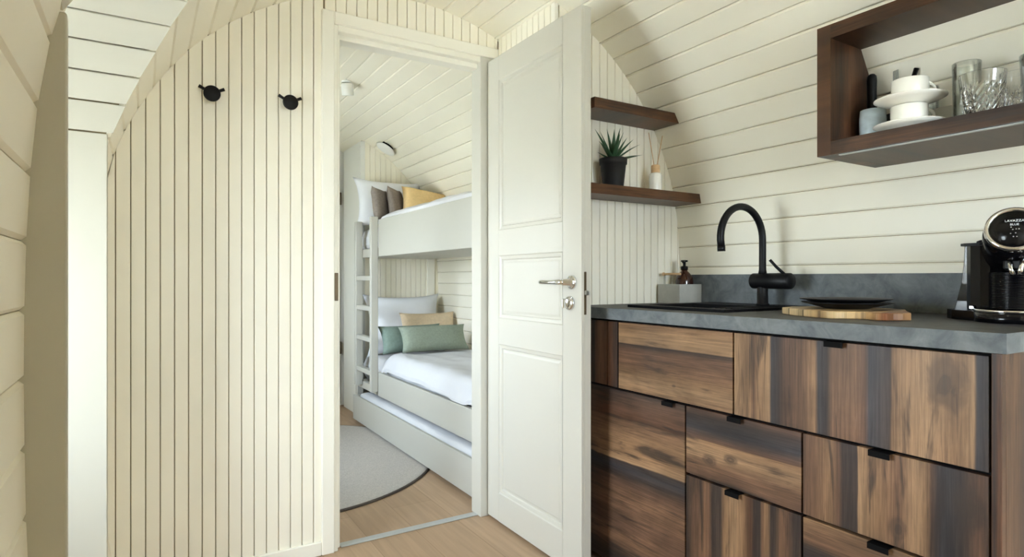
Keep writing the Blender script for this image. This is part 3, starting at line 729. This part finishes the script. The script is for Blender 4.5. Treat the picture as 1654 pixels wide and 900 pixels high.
# left water tank: smoky wedge wider at the foot, black column in front
tk = MB(); rows = []
for zz, yo, xo in ((bz+.024, .716, 1.79), (bz+.045, .711, 1.79), (bz+.09, .699, 1.785), (bz+.14, .692, 1.782), (bz+.186, .690, 1.782)):
    rows.append([(xo, yo-.055, zz), (xo, yo-.006, zz), (xo+.012, yo, zz), (1.93, yo, zz), (1.93, yo-.055, zz)])
tk.sheet(rows, smooth=False, closed=True); tk.add(rows[-1], [(0, 1, 2, 3, 4)]); tk.add(rows[0], [(4, 3, 2, 1, 0)])
obj('water_tank', tk, 'smoke', cm)
cp = [(1.772, .612), (1.758, .622), (1.750, .640), (1.754, .662), (1.770, .676), (1.93, .680), (1.93, .612)]
obj('column', MB().prism(cp, 2, bz+.024, bz+.186), 'blackgloss', cm)
obj('column', MB().prism([(1.765, .585), (1.752, .592), (1.750, .606), (1.765, .612), (1.93, .612), (1.93, .585)], 2, bz+.024, bz+.192), 'blackgloss', cm)
obj('tank_lid', MB().prism([(x-.004 if x < 1.9 else x, y+(.012 if y > .65 else 0)) for x, y in cp], 2, bz+.1865, bz+.193), 'black', cm)
obj('lid_knob', MB().lathe([(.016, 0), (.015, .006), (.008, .009), (0, .010)], (1.80, .65, bz+.193), 20), 'black', cm)
obj('tank_button', bx(1.744, 1.750, .652, .662, bz+.026, bz+.036, c=.002), 'chrome', cm)
# ribbed drum behind the cup
rib = []
n_r = 22
for i in range(n_r+1):
    zz = bz+.030+.085*i/n_r
    rib += [(.049, zz), (.0503, zz+.0010), (.0503, zz+.0026), (.049, zz+.0036)]
obj('ribbed_drum', MB().lathe([(0, bz+.024)] + rib + [(.045, bz+.125), (0, bz+.126)], (1.772, .576, 0), 40), 'blackgloss', cm)
obj('back_housing', MB().prism([(1.81, .44), (1.81, .584), (1.95, .584), (1.95, .44)], 2, bz+.024, bz+.235), 'blackgloss', cm)
dt = obj('drip_tray', MB().lathe([(0, bz+.0005), (.076, bz+.0005), (.078, bz+.004), (.078, bz+.024), (.0, bz+.025)], (1.722, .560, 0), 44), 'blackgloss', cm)
obj('tray_rim', MB().lathe([(.0785, bz+.0245), (.0785, bz+.030), (.073, bz+.031), (.070, bz+.028), (.070, bz+.0245)], (1.722, .560, 0), 44, close=True), 'chrome', dt)
# head: a big drum lying towards the room, facing the sink side and tilted up a little
HC = Vector((1.672, .545, 1.143))
look = Vector((-.86, -.30, .36)).normalized()
q = look.to_track_quat('Z', 'Y').to_matrix().to_4x4()
def hd_lathe(prof, n=44):
    return MB().lathe([(r_*.90, z_) for r_, z_ in prof], tuple(HC), n, q)
hdm = hd_lathe([(0, -.17), (.052, -.165), (.066, -.13), (.066, -.04), (.062, -.008), (0, -.007)])
head = obj('head', hdm, 'blackgloss', cm)
obj('chrome_ring', hd_lathe([(.050, -.004), (.051, .004), (.056, .006), (.0615, .001), (.0625, -.010), (.058, -.012)]), 'chrome', head)
obj('control_panel', hd_lathe([(0, .0015), (.051, .0015), (.051, -.006), (0, -.006)]), 'blackgloss', head)
# neck and brew spouts
obj('neck', MB().prism([(1.735, .50), (1.735, .60), (1.93, .600), (1.93, .50)], 2, bz+.140, bz+.200), 'blackgloss', cm)
sp = obj('spout_block', bx(1.690, 1.735, .525, .575, bz+.122, bz+.150, c=.006), 'black', cm)
obj('spout', MB().tube([(1.690, .560, bz+.150), (1.686, .556, bz+.125), (1.686, .552, bz+.112)], .005, 12), 'chrome', sp)
obj('spout', MB().tube([(1.690, .535, bz+.150), (1.686, .538, bz+.125), (1.686, .540, bz+.112)], .005, 12), 'chrome', sp)
# printed lettering on the panel
def panel_text(body, size, off, par, name='lettering'):
    cu = bpy.data.curves.new(name, 'FONT'); cu.body = body; cu.size = size; cu.align_x = 'CENTER'; cu.align_y = 'CENTER'; cu.extrude = .0002
    o = bpy.data.objects.new(name, cu); COL.objects.link(o)
    dg = bpy.context.evaluated_depsgraph_get(); me = bpy.data.meshes.new_from_object(o.evaluated_get(dg)); bpy.data.objects.remove(o)
    zv = look; xv = Vector((0, 0, 1)).cross(zv).normalized(); yv = zv.cross(xv)
    c = HC + look*.0019 + xv*off[0] + yv*off[1]
    mb = MB(); mb.add([c + xv*v.co.x + yv*v.co.y + zv*v.co.z for v in me.vertices], [tuple(p.vertices) for p in me.polygons])
    return obj(name, mb, 'letter', par, fix=False)
panel_text('LAVAZZA', .0080, (0, .020), head)
panel_text('BLUE', .0072, (0, .0105), head)
zv = look; xv = Vector((0, 0, 1)).cross(zv).normalized(); yv = zv.cross(xv)
for (a, b) in ((-.006, .004), (.003, -.001), (-.003, -.002), (.008, -.001), (-.007, -.012), (.002, -.011), (-.002, -.020), (.004, -.020)):
    c = HC+look*.0021+xv*a+yv*b
    obj('indicator', MB().lathe([(.0014, 0), (.0012, .0003), (0, .0003)], tuple(c), 10, q), 'steel', head)

cm.location = Vector(cm.location) + Vector((.028, .016, 0))

# ------------------------------------------------------------------ wall shelves in the corner
SW = [(0, (88, 57, 36)), (.22, (52, 34, 23)), (.4, (102, 66, 41)), (.55, (58, 37, 26)), (.75, (94, 61, 39)), (.85, (50, 33, 23)), (1, (88, 58, 37))]
def shelf_wood(nm, across, along, lo, hi, seed): return wood(nm, SW, across, along, lo, hi, grain=60, warp=.2, contrast=1.15, seed=seed, rough=.4)
shelf_mat = shelf_wood('dark_walnut_shelf', 2, 0, -.05, .05, 41)
def corner_shelf(x0, z0, z1, yf, text):
    poly = [(x0, z0), (XC+half_w(z0)-.002, z0), (XC+half_w(z1)-.002, z1), (x0, z1)]
    mb = MB().prism(poly, 1, yf, YS-.001)
    # front right corner is cut back so that the board tapers to the curved wall
    o = obj('wall_shelf', mb, shelf_mat); 
    return label(o, text, 'shelf', 'floating corner shelves')
corner_shelf(1.405, 1.655, 1.694, 1.700, 'upper dark walnut corner shelf, empty, above the potted aloe')
corner_shelf(1.385, 1.341, 1.379, 1.700, 'lower dark walnut corner shelf carrying the aloe pot and reed diffuser')
# aloe in black pot
px, py, pz = 1.550, 1.764, 1.3795
al = thing('potted_aloe', 'small spiky aloe in a black pot on the lower corner shelf', 'plant', (px, py, pz))
pt = obj('pot', MB().lathe([(0, 0), (.038, 0), (.040, .004), (.049, .088), (.053, .090), (.054, .112), (.050, .113), (.049, .100), (0, .099)], (px, py, pz), 36), 'pot', al)
obj('soil', MB().lathe([(.0485, .0995), (.03, .104), (0, .106)], (px, py, pz), 20), 'soil', al)
def leaf(az, el, L_, w, curl=.3):
    mb = MB(); rows = []; n = 9
    hx, hy = math.cos(az), math.sin(az); p = Vector((px, py, pz+.102)); e = el
    sd = Vector((-hy, hx, 0))
    for i in range(n):
        t = i/(n-1); d = Vector((hx*math.cos(e), hy*math.cos(e), math.sin(e))); up = sd.cross(d)*-1
        ww = w*1.25*(1-t**1.6)*(.75+.5*t*(1-t)*2); th = ww*.55
        rows.append([tuple(p+sd*ww), tuple(p+up*-th*.2+sd*ww*.6), tuple(p-up*th), tuple(p-sd*ww*.6+up*-th*.2), tuple(p-sd*ww), tuple(p-sd*ww*.4+up*th*.35), tuple(p+sd*ww*.4+up*th*.35)])
        p = p + d*(L_*1.18/(n-1)); e -= curl/(n-1)
    mb.sheet(rows, closed=True); mb.add(rows[0], [tuple(range(7))])
    obj('leaf', mb, 'leaf', al)
for az, el, L_, w, cu in [(3.55, .55, .115, .0095, .25), (3.1, .98, .125, .0105, .15), (2.6, 1.2, .11, .01, .1), (1.6, 1.35, .12, .010, .1), (.2, 1.30, .125, .0105, .1), (.1, 1.0, .115, .010, .2), (-.35, .72, .115, .0095, .35), (-.1, .42, .105, .009, .3), (-.6, .30, .10, .009, .2), (-1.3, .8, .10, .0105, .3), (-2.0, .9, .105, .0105, .25), (-2.6, .5, .095, .009, .25), (4.1, 1.3, .105, .010, .1), (5.1, 1.25, .10, .010, .15), (1.0, .9, .10, .0095, .2), (-2.9, .25, .09, .0085, .1)]: leaf(az, el, L_, w, cu)
# reed diffuser
rx_, ry_ = 1.770, 1.758
rd = thing('reed_diffuser', 'white bottle reed diffuser with wooden collar on the lower corner shelf', 'diffuser', (rx_, ry_, pz))
obj('bottle', MB().lathe([(0, 0), (.0245, 0), (.0255, .003), (.0255, .066), (.022, .074), (.015, .078)], (rx_, ry_, pz), 32), 'porcelain', rd)
obj('collar', MB().lathe([(.0165, .0775), (.0175, .080), (.0175, .106), (.0155, .109), (0, .109)], (rx_, ry_, pz), 24), 'cork', rd)
obj('reed', MB().tube([(rx_-.003, ry_, pz+.085), (rx_-.026, ry_+.012, pz+.240)], .0017, 8), 'cork', rd)
obj('reed', MB().tube([(rx_+.003, ry_, pz+.085), (rx_+.045, ry_+.006, pz+.235)], .0017, 8), 'cork', rd)

# ------------------------------------------------------------------ open wall box over the worktop and what stands in it
QX, QY0, QY1, QZ0, QZ1, qt = 1.650, .06, 1.002, 1.378, 1.746, .039
wbx = thing('wall_box_shelf', 'open dark walnut box shelf on the curved wall above the worktop', 'shelf', (QX, QY1, QZ0))
mh = wood('walnut_box_h', SW, 2, 1, -.02, .40, grain=60, warp=.2, contrast=1.15, seed=51, rough=.4)
mv = wood('walnut_box_v', SW, 0, 2, -.02, .36, grain=60, warp=.2, contrast=1.15, seed=55, rough=.4)
def wall_x(z): return XC+half_w(z)-.002
def side_board(y0, y1):
    zs = [QZ0+(QZ1-QZ0)*i/10 for i in range(11)]
    poly = [(QX, QZ0)] + [(wall_x(z), z) for z in zs] + [(QX, QZ1)]
    return MB().prism(poly, 1, y0, y1)
obj('side_board', side_board(QY1-qt, QY1), mv, wbx); obj('side_board', side_board(QY0, QY0+qt), mv, wbx)
for a, b, nm in ((QZ0, QZ0+qt, 'bottom_board'), (QZ1-qt, QZ1, 'top_board')):
    zs = [a+(b-a)*i/3 for i in range(4)]
    obj(nm, MB().prism([(QX, a)] + [(wall_x(z), z) for z in zs] + [(QX, b)], 1, QY0+qt+.0004, QY1-qt-.0004), mh, wbx)
obj('edge_strip', bx(QX+.012, QX+.024, QY0+.08, QY1-.055, QZ0-.003, QZ0, c=.0008), 'alu', wbx)  # pale line along the underside front edge
SZ = QZ0+qt+.0006
def lathe_obj(name, prof, c, mat, text, cat, group=None, n=36, wob=None):
    return label(obj(name, MB().lathe(prof, c, n, wob=wob), mat), text, cat, group)
lathe_obj('mug', [(0, 0), (.027, 0), (.031, .004), (.034, .035), (.034, .070), (.032, .093), (.0295, .092), (.031, .068), (.030, .030), (.026, .008), (0, .007)], (1.780, .915, SZ), 'bluecup', 'pale blue glazed cup at the left end of the wall box shelf', 'cup')
def cup_and_saucer(x, y, z, which):
    lathe_obj('saucer', [(0, 0), (.040, 0), (.044, .003), (.070, .011), (.083, .018), (.083, .020), (.068, .0145), (.040, .006), (0, .005)], (x, y, z), 'porcelain', '%s white saucer in the stack of two coffee cups' % which, 'saucer', 'stacked cups and saucers')
    c = thing('coffee_cup', '%s white coffee cup with black dot in the shelf stack' % which, 'cup', (x, y, z+.0065), 'stacked cups and saucers')
    obj('bowl', MB().lathe([(0, 0), (.026, 0), (.036, .004), (.041, .014), (.0425, .034), (.043, .060), (.0415, .061), (.040, .034), (.036, .012), (.02, .005), (0, .005)], (x, y, z+.0065), 36), 'porcelain', c)
    pp = []
    for i in range(11):
        a = -PI/2+PI*i/10*1.0; rr = .040+.026*math.cos(a); pp.append((x+.852*rr, y-.524*rr, z+.0065+.038+.018*math.sin(a)))
    obj('handle', MB().tube(pp, [.005]+[.0042]*9+[.005], 10), 'porcelain', c)
    az = math.radians(197); nx, ny = math.cos(az), math.sin(az)
    obj('dot', MB().lathe([(0, -.001), (.0030, -.0008), (.0034, .0), (.0030, .0008), (0, .001)], (x+nx*.0400, y+ny*.0400, z+.0065+.012), 10), 'blackgloss', c)
cup_and_saucer(1.727, .795, SZ, 'lower'); cup_and_saucer(1.727, .793, SZ+.0685, 'upper')
# utensil pot behind with black handle, forks
up_ = lathe_obj('utensil_pot', [(0, 0), (.026, 0), (.028, .003), (.028, .085), (.025, .085), (.025, .006), (0, .006)], (1.850, .886, SZ), 'black', 'black cutlery pot behind the stacked cups', 'pot')
lathe_obj('kitchen_utensil', [(0, 0), (.016, 0), (.0165, .004), (.0150, .06), (.0125, .09), (.0125, .17), (.0135, .195), (.012, .208), (.007, .214), (0, .215)], (1.832, .944, SZ), 'black', 'slim upright black round-topped utensil behind the pale blue cup', 'utensil')
def fork(x, y, lean, text):
    f = thing('fork', text, 'fork', (x, y, SZ+.007), 'cutlery in the black pot')
    def P(t, s_=0): t *= 1.2; return (x+lean[0]*t+s_*.4, y+lean[1]*t+s_, SZ+.007+t)
    obj('stem', MB().tube([P(0), P(.07), P(.135)], [.0035, .0028, .0025], 8), 'steel', f)
    obj('root', MB().tube([P(.133, -.008), P(.139, 0), P(.133, .008)], .0028, 8), 'steel', f)
    for s_ in (-.008, -.0027, .0027, .008): obj('tine', MB().tube([P(.133, s_), P(.172, s_*.9)], [.0018, .0011], 6), 'steel', f)
fork(1.846, .884, (.03, .02), 'steel fork standing upright in the cutlery pot, left of the knife')
kn = thing('table_knife', 'dark handled knife leaning right out of the cutlery pot', 'knife', (1.850, .876, SZ+.007))
obj('handle', MB().tube([(1.853, .871, SZ+.09), (1.858, .836, SZ+.205)], [.005, .0065], 10), 'black', kn)
obj('blade', MB().tube([(1.846, .890, SZ+.008), (1.853, .871, SZ+.09)], [.003, .004], 8), 'steel', kn)
# white bowl and plate behind, glasses
lathe_obj('side_plate', [(0, 0), (.032, 0), (.043, .006), (.043, .008), (.032, .005), (0, .005)], (1.866, .757, SZ), 'porcelain', 'white side plate under the bowl at the back of the box shelf', 'plate')
lathe_obj('bowl', [(0, 0), (.020, 0), (.030, .012), (.040, .040), (.042, .066), (.039, .066), (.037, .040), (.028, .016), (0, .006)], (1.866, .757, SZ+.0062), 'porcelain', 'white bowl on the side plate at the back of the box shelf', 'bowl')
def tumbler(x, y, r0, r1, hgt, text, mat='thinglass', flutes=0):
    w_ = (lambda a, z: .018*math.sin(flutes*a)*(1 if .008 < z-SZ < hgt*.62 else 0)) if flutes else None
    prof = [(0, SZ), (r0*.92, SZ), (r0, SZ+.004)]
    k_ = 10
    for i in range(1, k_+1): prof.append((r0+(r1-r0)*i/k_, SZ+.004+(hgt-.004)*i/k_))
    prof.append((r1-.0022, SZ+hgt))
    for i in range(k_, 0, -1): prof.append((r0+(r1-r0)*i/k_-.0024, SZ+.010+(hgt-.012)*i/k_))
    prof.append((0, SZ+.010))
    return lathe_obj('tumbler', prof, (x, y, 0), mat, text, 'glass', 'clear glasses on the wall box shelf', 64 if flutes else 36, w_)
def crystal(x, y, r0, r1, hgt, text):
    """cut-crystal glass: faceted lower body as one lathe with diamond cuts"""
    n = 40; rows = []; zs = 12
    g_ = thing('crystal_tumbler', text, 'glass', (x, y, SZ), 'clear glasses on the wall box shelf')
    mb = MB(); prof_in = []
    for i in range(zs+1):
        t = i/zs; z = SZ+hgt*t; r = r0+(r1-r0)*t**.8
        cut = .0028 if .04 < t < .68 else 0
        rows.append([(x+(r-cut*((i+k_) % 2))*math.cos(2*PI*k_/n), y+(r-cut*((i+k_) % 2))*math.sin(2*PI*k_/n), z) for k_ in range(n)])
    inn = []
    for i in range(zs, -1, -1):
        t = i/zs; z = SZ+.012+(hgt-.012)*t; r = r0+(r1-r0)*t**.8-.0050*(1-t)-.0022
        inn.append([(x+r*math.cos(2*PI*k_/n), y+r*math.sin(2*PI*k_/n), z) for k_ in range(n)])
    mb.sheet(rows+inn, smooth=False, closed=True); mb.add(rows[0], [tuple(range(n))]); mb.add(inn[-1], [tuple(range(n))])
    obj('cut_body', mb, 'crystal', g_)
tumbler(1.802, .694, .028, .031, .165, 'tall plain clear glass standing behind the large crystal glass')
tumbler(1.892, .822, .025, .027, .150, 'plain clear glass at the back, right of the stacked cups')
crystal(1.726, .632, .034, .0475, .105, 'large cut-crystal glass nearest the shelf edge beside the cups')
crystal(1.800, .588, .030, .036, .108, 'smaller cut-crystal glass to the right of the large one')
tumbler(1.740, .530, .028, .034, .125, 'clear glass at the right edge of the picture on the box shelf')

# ------------------------------------------------------------------ coat hooks on the partition
def hook(x, z, text):
    h_ = thing('coat_hook', text, 'hook', (x, YP, z), 'black coat hooks on the boarded partition')
    Ry = Matrix.Rotation(PI/2, 4, 'X')     # z axis -> -y
    obj('wall_plate', MB().lathe([(.015, 0), (.015, .006), (.009, .009), (.009, .030), (0, .030)], (x, YP, z), 24, Ry), 'black', h_)
    obj('disc', MB().lathe([(0, .028), (.024, .028), (.0265, .031), (.0265, .037), (.024, .040), (0, .041)], (x, YP, z), 32, Ry), 'black', h_)
    for s_ in (-1, 1): obj('peg', MB().tube([(x, YP-.022, z+.004), (x+s_*.028, YP-.024, z+.017), (x+s_*.039, YP-.026, z+.022)], [.0055, .0050, .0058], 12), 'black', h_)
hook(.198, 1.650, 'black round coat hook on the partition, farther from the doorway')
hook(.450, 1.659, 'black round coat hook on the partition, nearer the doorway')

# ------------------------------------------------------------------ bunk room
BX = 1.330; BX1 = 1.985; BY0, BY1 = YB+.012, YE-.016
bb = thing('bunk_bed', 'white painted bunk bed with ladder along the right wall of the back room', 'bunk bed', (1.65, 3.35, 0))
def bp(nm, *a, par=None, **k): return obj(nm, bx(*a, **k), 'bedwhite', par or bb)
YLr, YLl = 3.84, 4.17
bp('upper_rail', BX, BX+.028, BY0, YLr, 1.174, 1.420, c=.003)
bp('lower_rail', BX, BX+.028, BY0, YLr+.01, .248, .405, c=.003)
bp('rail_end', BX, BX+.028, YLr+.04, BY1, 1.174, 1.235, c=.003)
bp('rail_end', BX, BX+.028, YLr+.04, BY1, .248, .300, c=.003)
bp('end_post', BX, BX+.045, BY1-.05, BY1, 0, 1.42, c=.003)
bp('end_post', BX, BX+.045, BY0, BY0+.045, 0, 1.60, c=.003)
bp('upper_base', BX+.028, 1.93, BY0, BY1, 1.180, 1.212)
bp('lower_base', BX+.028, BX1-.01, BY0, BY1, .262, .290)
bp('ladder_stile', BX-.050, BX-.001, YLr, YLr+.034, .275, 1.438, c=.003)
bp('ladder_stile', BX-.050, BX-.001, YLl, YLl+.034, .275, 1.430, c=.003)
for zz in (1.030, .826, .618, .398): bp('ladder_rung', BX-.046, BX-.006, YLr+.034, YLl+.0, zz-.016, zz+.016, c=.003)
# trundle below
td = thing('trundle_bed', 'low white trundle drawer bed pushed in under the bunk', 'trundle bed', (1.60, 3.3, 0))
obj('front_board', bx(1.288, 1.306, BY0+.02, 4.262, .022, .196, c=.002), 'bedwhite', td)
obj('end_board', bx(1.306, 1.90, 4.244, 4.262, .022, .19, c=.002), 'bedwhite', td)
obj('end_board', bx(1.306, 1.90, BY0+.02, BY0+.038, .022, .19, c=.002), 'bedwhite', td)
obj('base_board', bx(1.306, 1.90, BY0+.038, 4.244, .04, .055), 'bedwhite', td)
for yy in (2.5, 4.1): obj('caster', MB().tube([(1.33, yy, .0205), (1.35, yy, .0205)], .020, 14), 'black', td)
import math as _m
def hash2(i, j):
    v = _m.sin(i*127.1+j*311.7)*43758.5453; return v-_m.floor(v)
def vnoise(x, y):
    i, j = _m.floor(x), _m.floor(y); u, v = x-i, y-j; u = u*u*(3-2*u); v = v*v*(3-2*v)
    a, b, c, d = hash2(i, j), hash2(i+1, j), hash2(i, j+1), hash2(i+1, j+1)
    return (a*(1-u)+b*u)*(1-v)+(c*(1-u)+d*u)*v
def slab_soft(x0, x1, y0, y1, z0, z1, r, amp=.006, freq=7, xmax=None, nx=26, ny=60, seed=0):
    """soft cushion-like slab with rounded edges and gentle wrinkles"""
    mb = MB(); top = []; bot = []
    for j in range(ny+1):
        y = y0+(y1-y0)*j/ny; rt = []; rb = []
        for i in range(nx+1):
            tx = i/nx; x = x0+(x1-x0)*tx
            ed = min(x-x0, x1-x, y-y0, y1-y); e = min(1, max(0, ed/r)); k_ = _m.sqrt(max(0, 1-(1-e)**2))
            nzv = (vnoise(x*freq+seed, y*freq*.7)-.5)*2*amp+(vnoise(x*freq*3+seed, y*freq*2.2)-.5)*amp
            zm = (z0+z1)/2
            rt.append((x, y, zm+(z1-zm)*(.25+.75*k_)+nzv*k_)); rb.append((x, y, z0 if e > .4 else z0+(zm-z0)*(1-e/.4)*.6))
        top.append(rt); bot.append(rb)
    mb.sheet(top); mb.sheet([list(reversed(r_)) for r_ in bot])
    nn = nx+1
    # side skirt
    ring_t = top[0] + [r_[-1] for r_ in top[1:]] + list(reversed(top[-1][:-1])) + [r_[0] for r_ in reversed(top[1:-1])]
    ring_b = bot[0] + [r_[-1] for r_ in bot[1:]] + list(reversed(bot[-1][:-1])) + [r_[0] for r_ in reversed(bot[1:-1])]
    mb.sheet([ring_t, ring_b], closed=True)
    return mb
label(obj('trundle_mattress', slab_soft(1.308, 1.89, BY0+.042, 4.240, .057, .212, .05, .004, 6), 'linen'), 'white mattress in the low trundle drawer under the bunk', 'mattress')
label(obj('lower_mattress', slab_soft(BX+.050, BX1-.006, BY0+.005, BY1-.012, .292, .470, .05, .004, 5), 'linen'), 'white mattress on the lower bunk behind the ladder', 'mattress')
label(obj('upper_mattress', slab_soft(BX+.032, 1.86, BY0+.005, BY1-.012, 1.214, 1.385, .05, .004, 5), 'linen'), 'white mattress on the upper bunk behind the ladder', 'mattress')
def duvet(x0, x1, y0, y1, zt, zedge, th, seed, xr=None):
    """duvet lying on the mattress; its front edge folds over the rail"""
    mb = MB(); nx, ny = 30, 70; top = []; bot = []
    for j in range(ny+1):
        ty = j/ny; y = y0+(y1-y0)*ty; rt = []; rb = []
        ey = min(1, min(y-y0+.001, y1-y+.001)/.07); ky = _m.sqrt(max(0, 1-(1-ey)**2))
        for i in range(nx+1):
            tx = i/nx; x = x0+(x1-x0)*tx+(vnoise(y*6+seed, 3.3)-.5)*.008*(1-tx)
            fx = min(1, (x-x0+.0005)/.085); kx = _m.sqrt(max(0, 1-(1-fx)**2)); bx_ = min(1, (x1-x+.001)/.05)
            k_ = min(ky, _m.sqrt(max(0, 1-(1-bx_)**2)))
            zb = zedge + (zt-.055-zedge)*min(1, kx*1.05)
            wr = (vnoise(x*9+seed, y*3.5)-.5)*.022+(vnoise(x*22+seed, y*12)-.5)*.008
            puff = .035*_m.sin(PI*min(1, max(0, ty)))**.5
            rt.append((x, y, zb+(th*(.25+.75*kx))*(.15+.85*k_)+wr*k_*kx+puff*k_*kx*.5)); rb.append((x, y, zb-.004*0))
        top.append(rt); bot.append(rb)
    mb.sheet(top); mb.sheet([list(reversed(r_)) for r_ in bot])
    ring_t = top[0] + [r_[-1] for r_ in top[1:]] + list(reversed(top[-1][:-1])) + [r_[0] for r_ in reversed(top[1:-1])]
    ring_b = bot[0] + [r_[-1] for r_ in bot[1:]] + list(reversed(bot[-1][:-1])) + [r_[0] for r_ in reversed(bot[1:-1])]
    mb.sheet([ring_t, ring_b], closed=True)
    return mb
label(obj('duvet', duvet(BX+.006, BX1-.012, BY0+.01, 3.80, .530, .409, .048, 1), 'linen'), 'rumpled white duvet spread over the lower bunk', 'duvet')
label(obj('duvet', duvet(BX+.004, 1.835, BY0+.01, 3.80, 1.456, 1.422, .045, 7), 'linen'), 'white duvet spread over the upper bunk', 'duvet')

def pillow(name, c, w, h, t, yaw, lean, mat, text, roll=0.0, pinch=.10, seed=0, group=None):
    """cushion: w x h face, thickness t; faces -y before turning by yaw; lean > 0 tips the top backwards"""
    n = 22; fr_, bk = [], []
    Rm = Matrix.Rotation(yaw, 4, 'Z') @ Matrix.Rotation(-lean, 4, 'X') @ Matrix.Rotation(roll, 4, 'Y')
    for j in range(n+1):
        v = -1+2*j/n; r1, r2 = [], []
        for i in range(n+1):
            u = -1+2*i/n
            pu = 1-pinch*(1-v*v)**1.0*abs(u)**3*.8; pv = 1-pinch*(1-u*u)**1.0*abs(v)**3*.8
            x = u*w/2*(1-pinch*.8*(1-abs(v)**2.5)*abs(u)**2); z = v*h/2*(1-pinch*.8*(1-abs(u)**2.5)*abs(v)**2)
            k_ = (max(0, 1-u**4)*max(0, 1-v**4))**.55
            wr = (vnoise(u*3+seed, v*3+seed*2)-.5)*.22*k_+(vnoise(u*8+seed, v*8)-.5)*.08*k_
            d = t/2*(k_+wr)
            r1.append(Vector((x, -d, z))); r2.append(Vector((x, d*.9, z)))
        fr_.append(r1); bk.append(r2)
    tr = lambda rows: [[tuple(Rm @ p + Vector(c)) for p in r_] for r_ in rows]
    mb = MB(); mb.sheet(tr(fr_)); mb.sheet([list(reversed(r_)) for r_ in tr(bk)])
    import bmesh
    o = obj(name, mb, mat); bm = bmesh.new(); bm.from_mesh(o.data); bmesh.ops.remove_doubles(bm, verts=bm.verts, dist=.0004)
    bmesh.ops.recalc_face_normals(bm, faces=bm.faces); bm.to_mesh(o.data); bm.free()
    for p in o.data.polygons: p.use_smooth = True
    return label(o, text, 'pillow', group)
gl_, gu = 'pillows on the lower bunk', 'pillows on the upper bunk'
pillow('pillow', (1.665, 4.225, .690), .61, .46, .15, 0, .24, 'pillowcase', 'large white pillow leaning on the wall of the lower bunk', seed=1, group=gl_, pinch=.17)
pillow('cushion', (1.775, 4.020, .640), .42, .30, .11, -.08, .35, 'beige_cloth', 'beige cushion behind the sage cushions on the lower bunk', seed=2, group=gl_)
pillow('cushion', (1.575, 3.855, .617), .47, .20, .09, .06, .45, 'green_dark', 'grey-green cushion tucked behind the front sage cushion', seed=3, group=gl_)
pillow('cushion', (1.665, 3.690, .628), .48, .19, .10, -.05, .50, 'green_cloth', 'front sage green oblong cushion on the lower bunk', seed=4, group=gl_)
pillow('pillow', (1.555, 4.235, 1.580), .54, .37, .12, .02, .20, 'pillowcase', 'white pillow at the head of the upper bunk', seed=5, group=gu, pinch=.17)
pillow('cushion', (1.405, 4.000, 1.538), .25, .23, .075, .85, .14, 'grey_cloth', 'grey cushion nearest the ladder on the upper bunk', seed=6, group=gu)
pillow('cushion', (1.520, 4.015, 1.545), .26, .24, .075, .88, .14, 'grey_cloth', 'grey cushion beside the mustard one on the upper bunk', seed=7, group=gu)
pillow('cushion', (1.700, 3.925, 1.545), .34, .26, .10, -.05, .50, 'mustard_cloth', 'mustard cushion on the upper bunk under the sloping ceiling', seed=8, group=gu, roll=.16)

# round rug
rg = thing('round_rug', 'round grey wool rug with dark edge on the bunk room floor', 'rug', (.616, 3.496, 0))
RR = .873
obj('pile', MB().lathe([(0, .010), (RR-.03, .010), (RR-.012, .0095), (RR-.010, .008), (RR-.010, .001), (0, .001)], (.616, 3.496, 0), 96), 'rug', rg)
obj('edge_ring', MB().lathe([(RR-.010, .0005), (RR, .001), (RR+.001, .005), (RR-.004, .009), (RR-.010, .0095)], (.616, 3.496, 0), 96, close=True), 'rug_edge', rg)
# ceiling spot lamp and round vent in the bunk room
def arch_normal(x):
    e = .004; dz = (arch_z(x+e)-arch_z(x-e))/(2*e); n = Vector((-dz, 0, 1)).normalized(); return -n      # into the room
lx, ly = .992, 3.40
sl = thing('ceiling_spotlight', 'small white cylindrical spotlight on the bunk room ceiling', 'lamp', (lx, ly, arch_z(lx)))
nq = arch_normal(lx).to_track_quat('Z', 'Y').to_matrix().to_4x4()
obj('mount', MB().lathe([(.030, -.004), (.030, .008), (.012, .010), (0, .010)], (lx, ly, arch_z(lx)), 24, nq), 'whiteplastic', sl)
tilt = Vector((.15, .25, -1)).normalized().to_track_quat('Z', 'Y').to_matrix().to_4x4()
hd_ = obj('housing', MB().lathe([(0, .008), (.030, .008), (.033, .012), (.033, .075), (.028, .078), (.026, .070), (0, .066)], (lx, ly, arch_z(lx)), 28, tilt), 'whiteplastic', sl)
obj('lens', MB().lathe([(.0255, .0705), (.018, .0735), (0, .0745)], (lx, ly, arch_z(lx)), 20, tilt), 'chrome', hd_)
vx, vy = 1.512, 4.165
vn = arch_normal(vx).to_track_quat('Z', 'Y').to_matrix().to_4x4(); vz = arch_z(vx)
av = thing('air_vent', 'round white air vent on the sloping bunk room ceiling', 'vent', (vx, vy, vz))
obj('collar', MB().lathe([(.045, -.006), (.045, .022), (0, .022)], (vx, vy, vz), 28, vn), 'tablack', av)
obj('cover', MB().lathe([(0, .022), (.070, .022), (.075, .026), (.070, .034), (.03, .040), (0, .041)], (vx, vy, vz), 36, vn), 'whiteplastic', av)
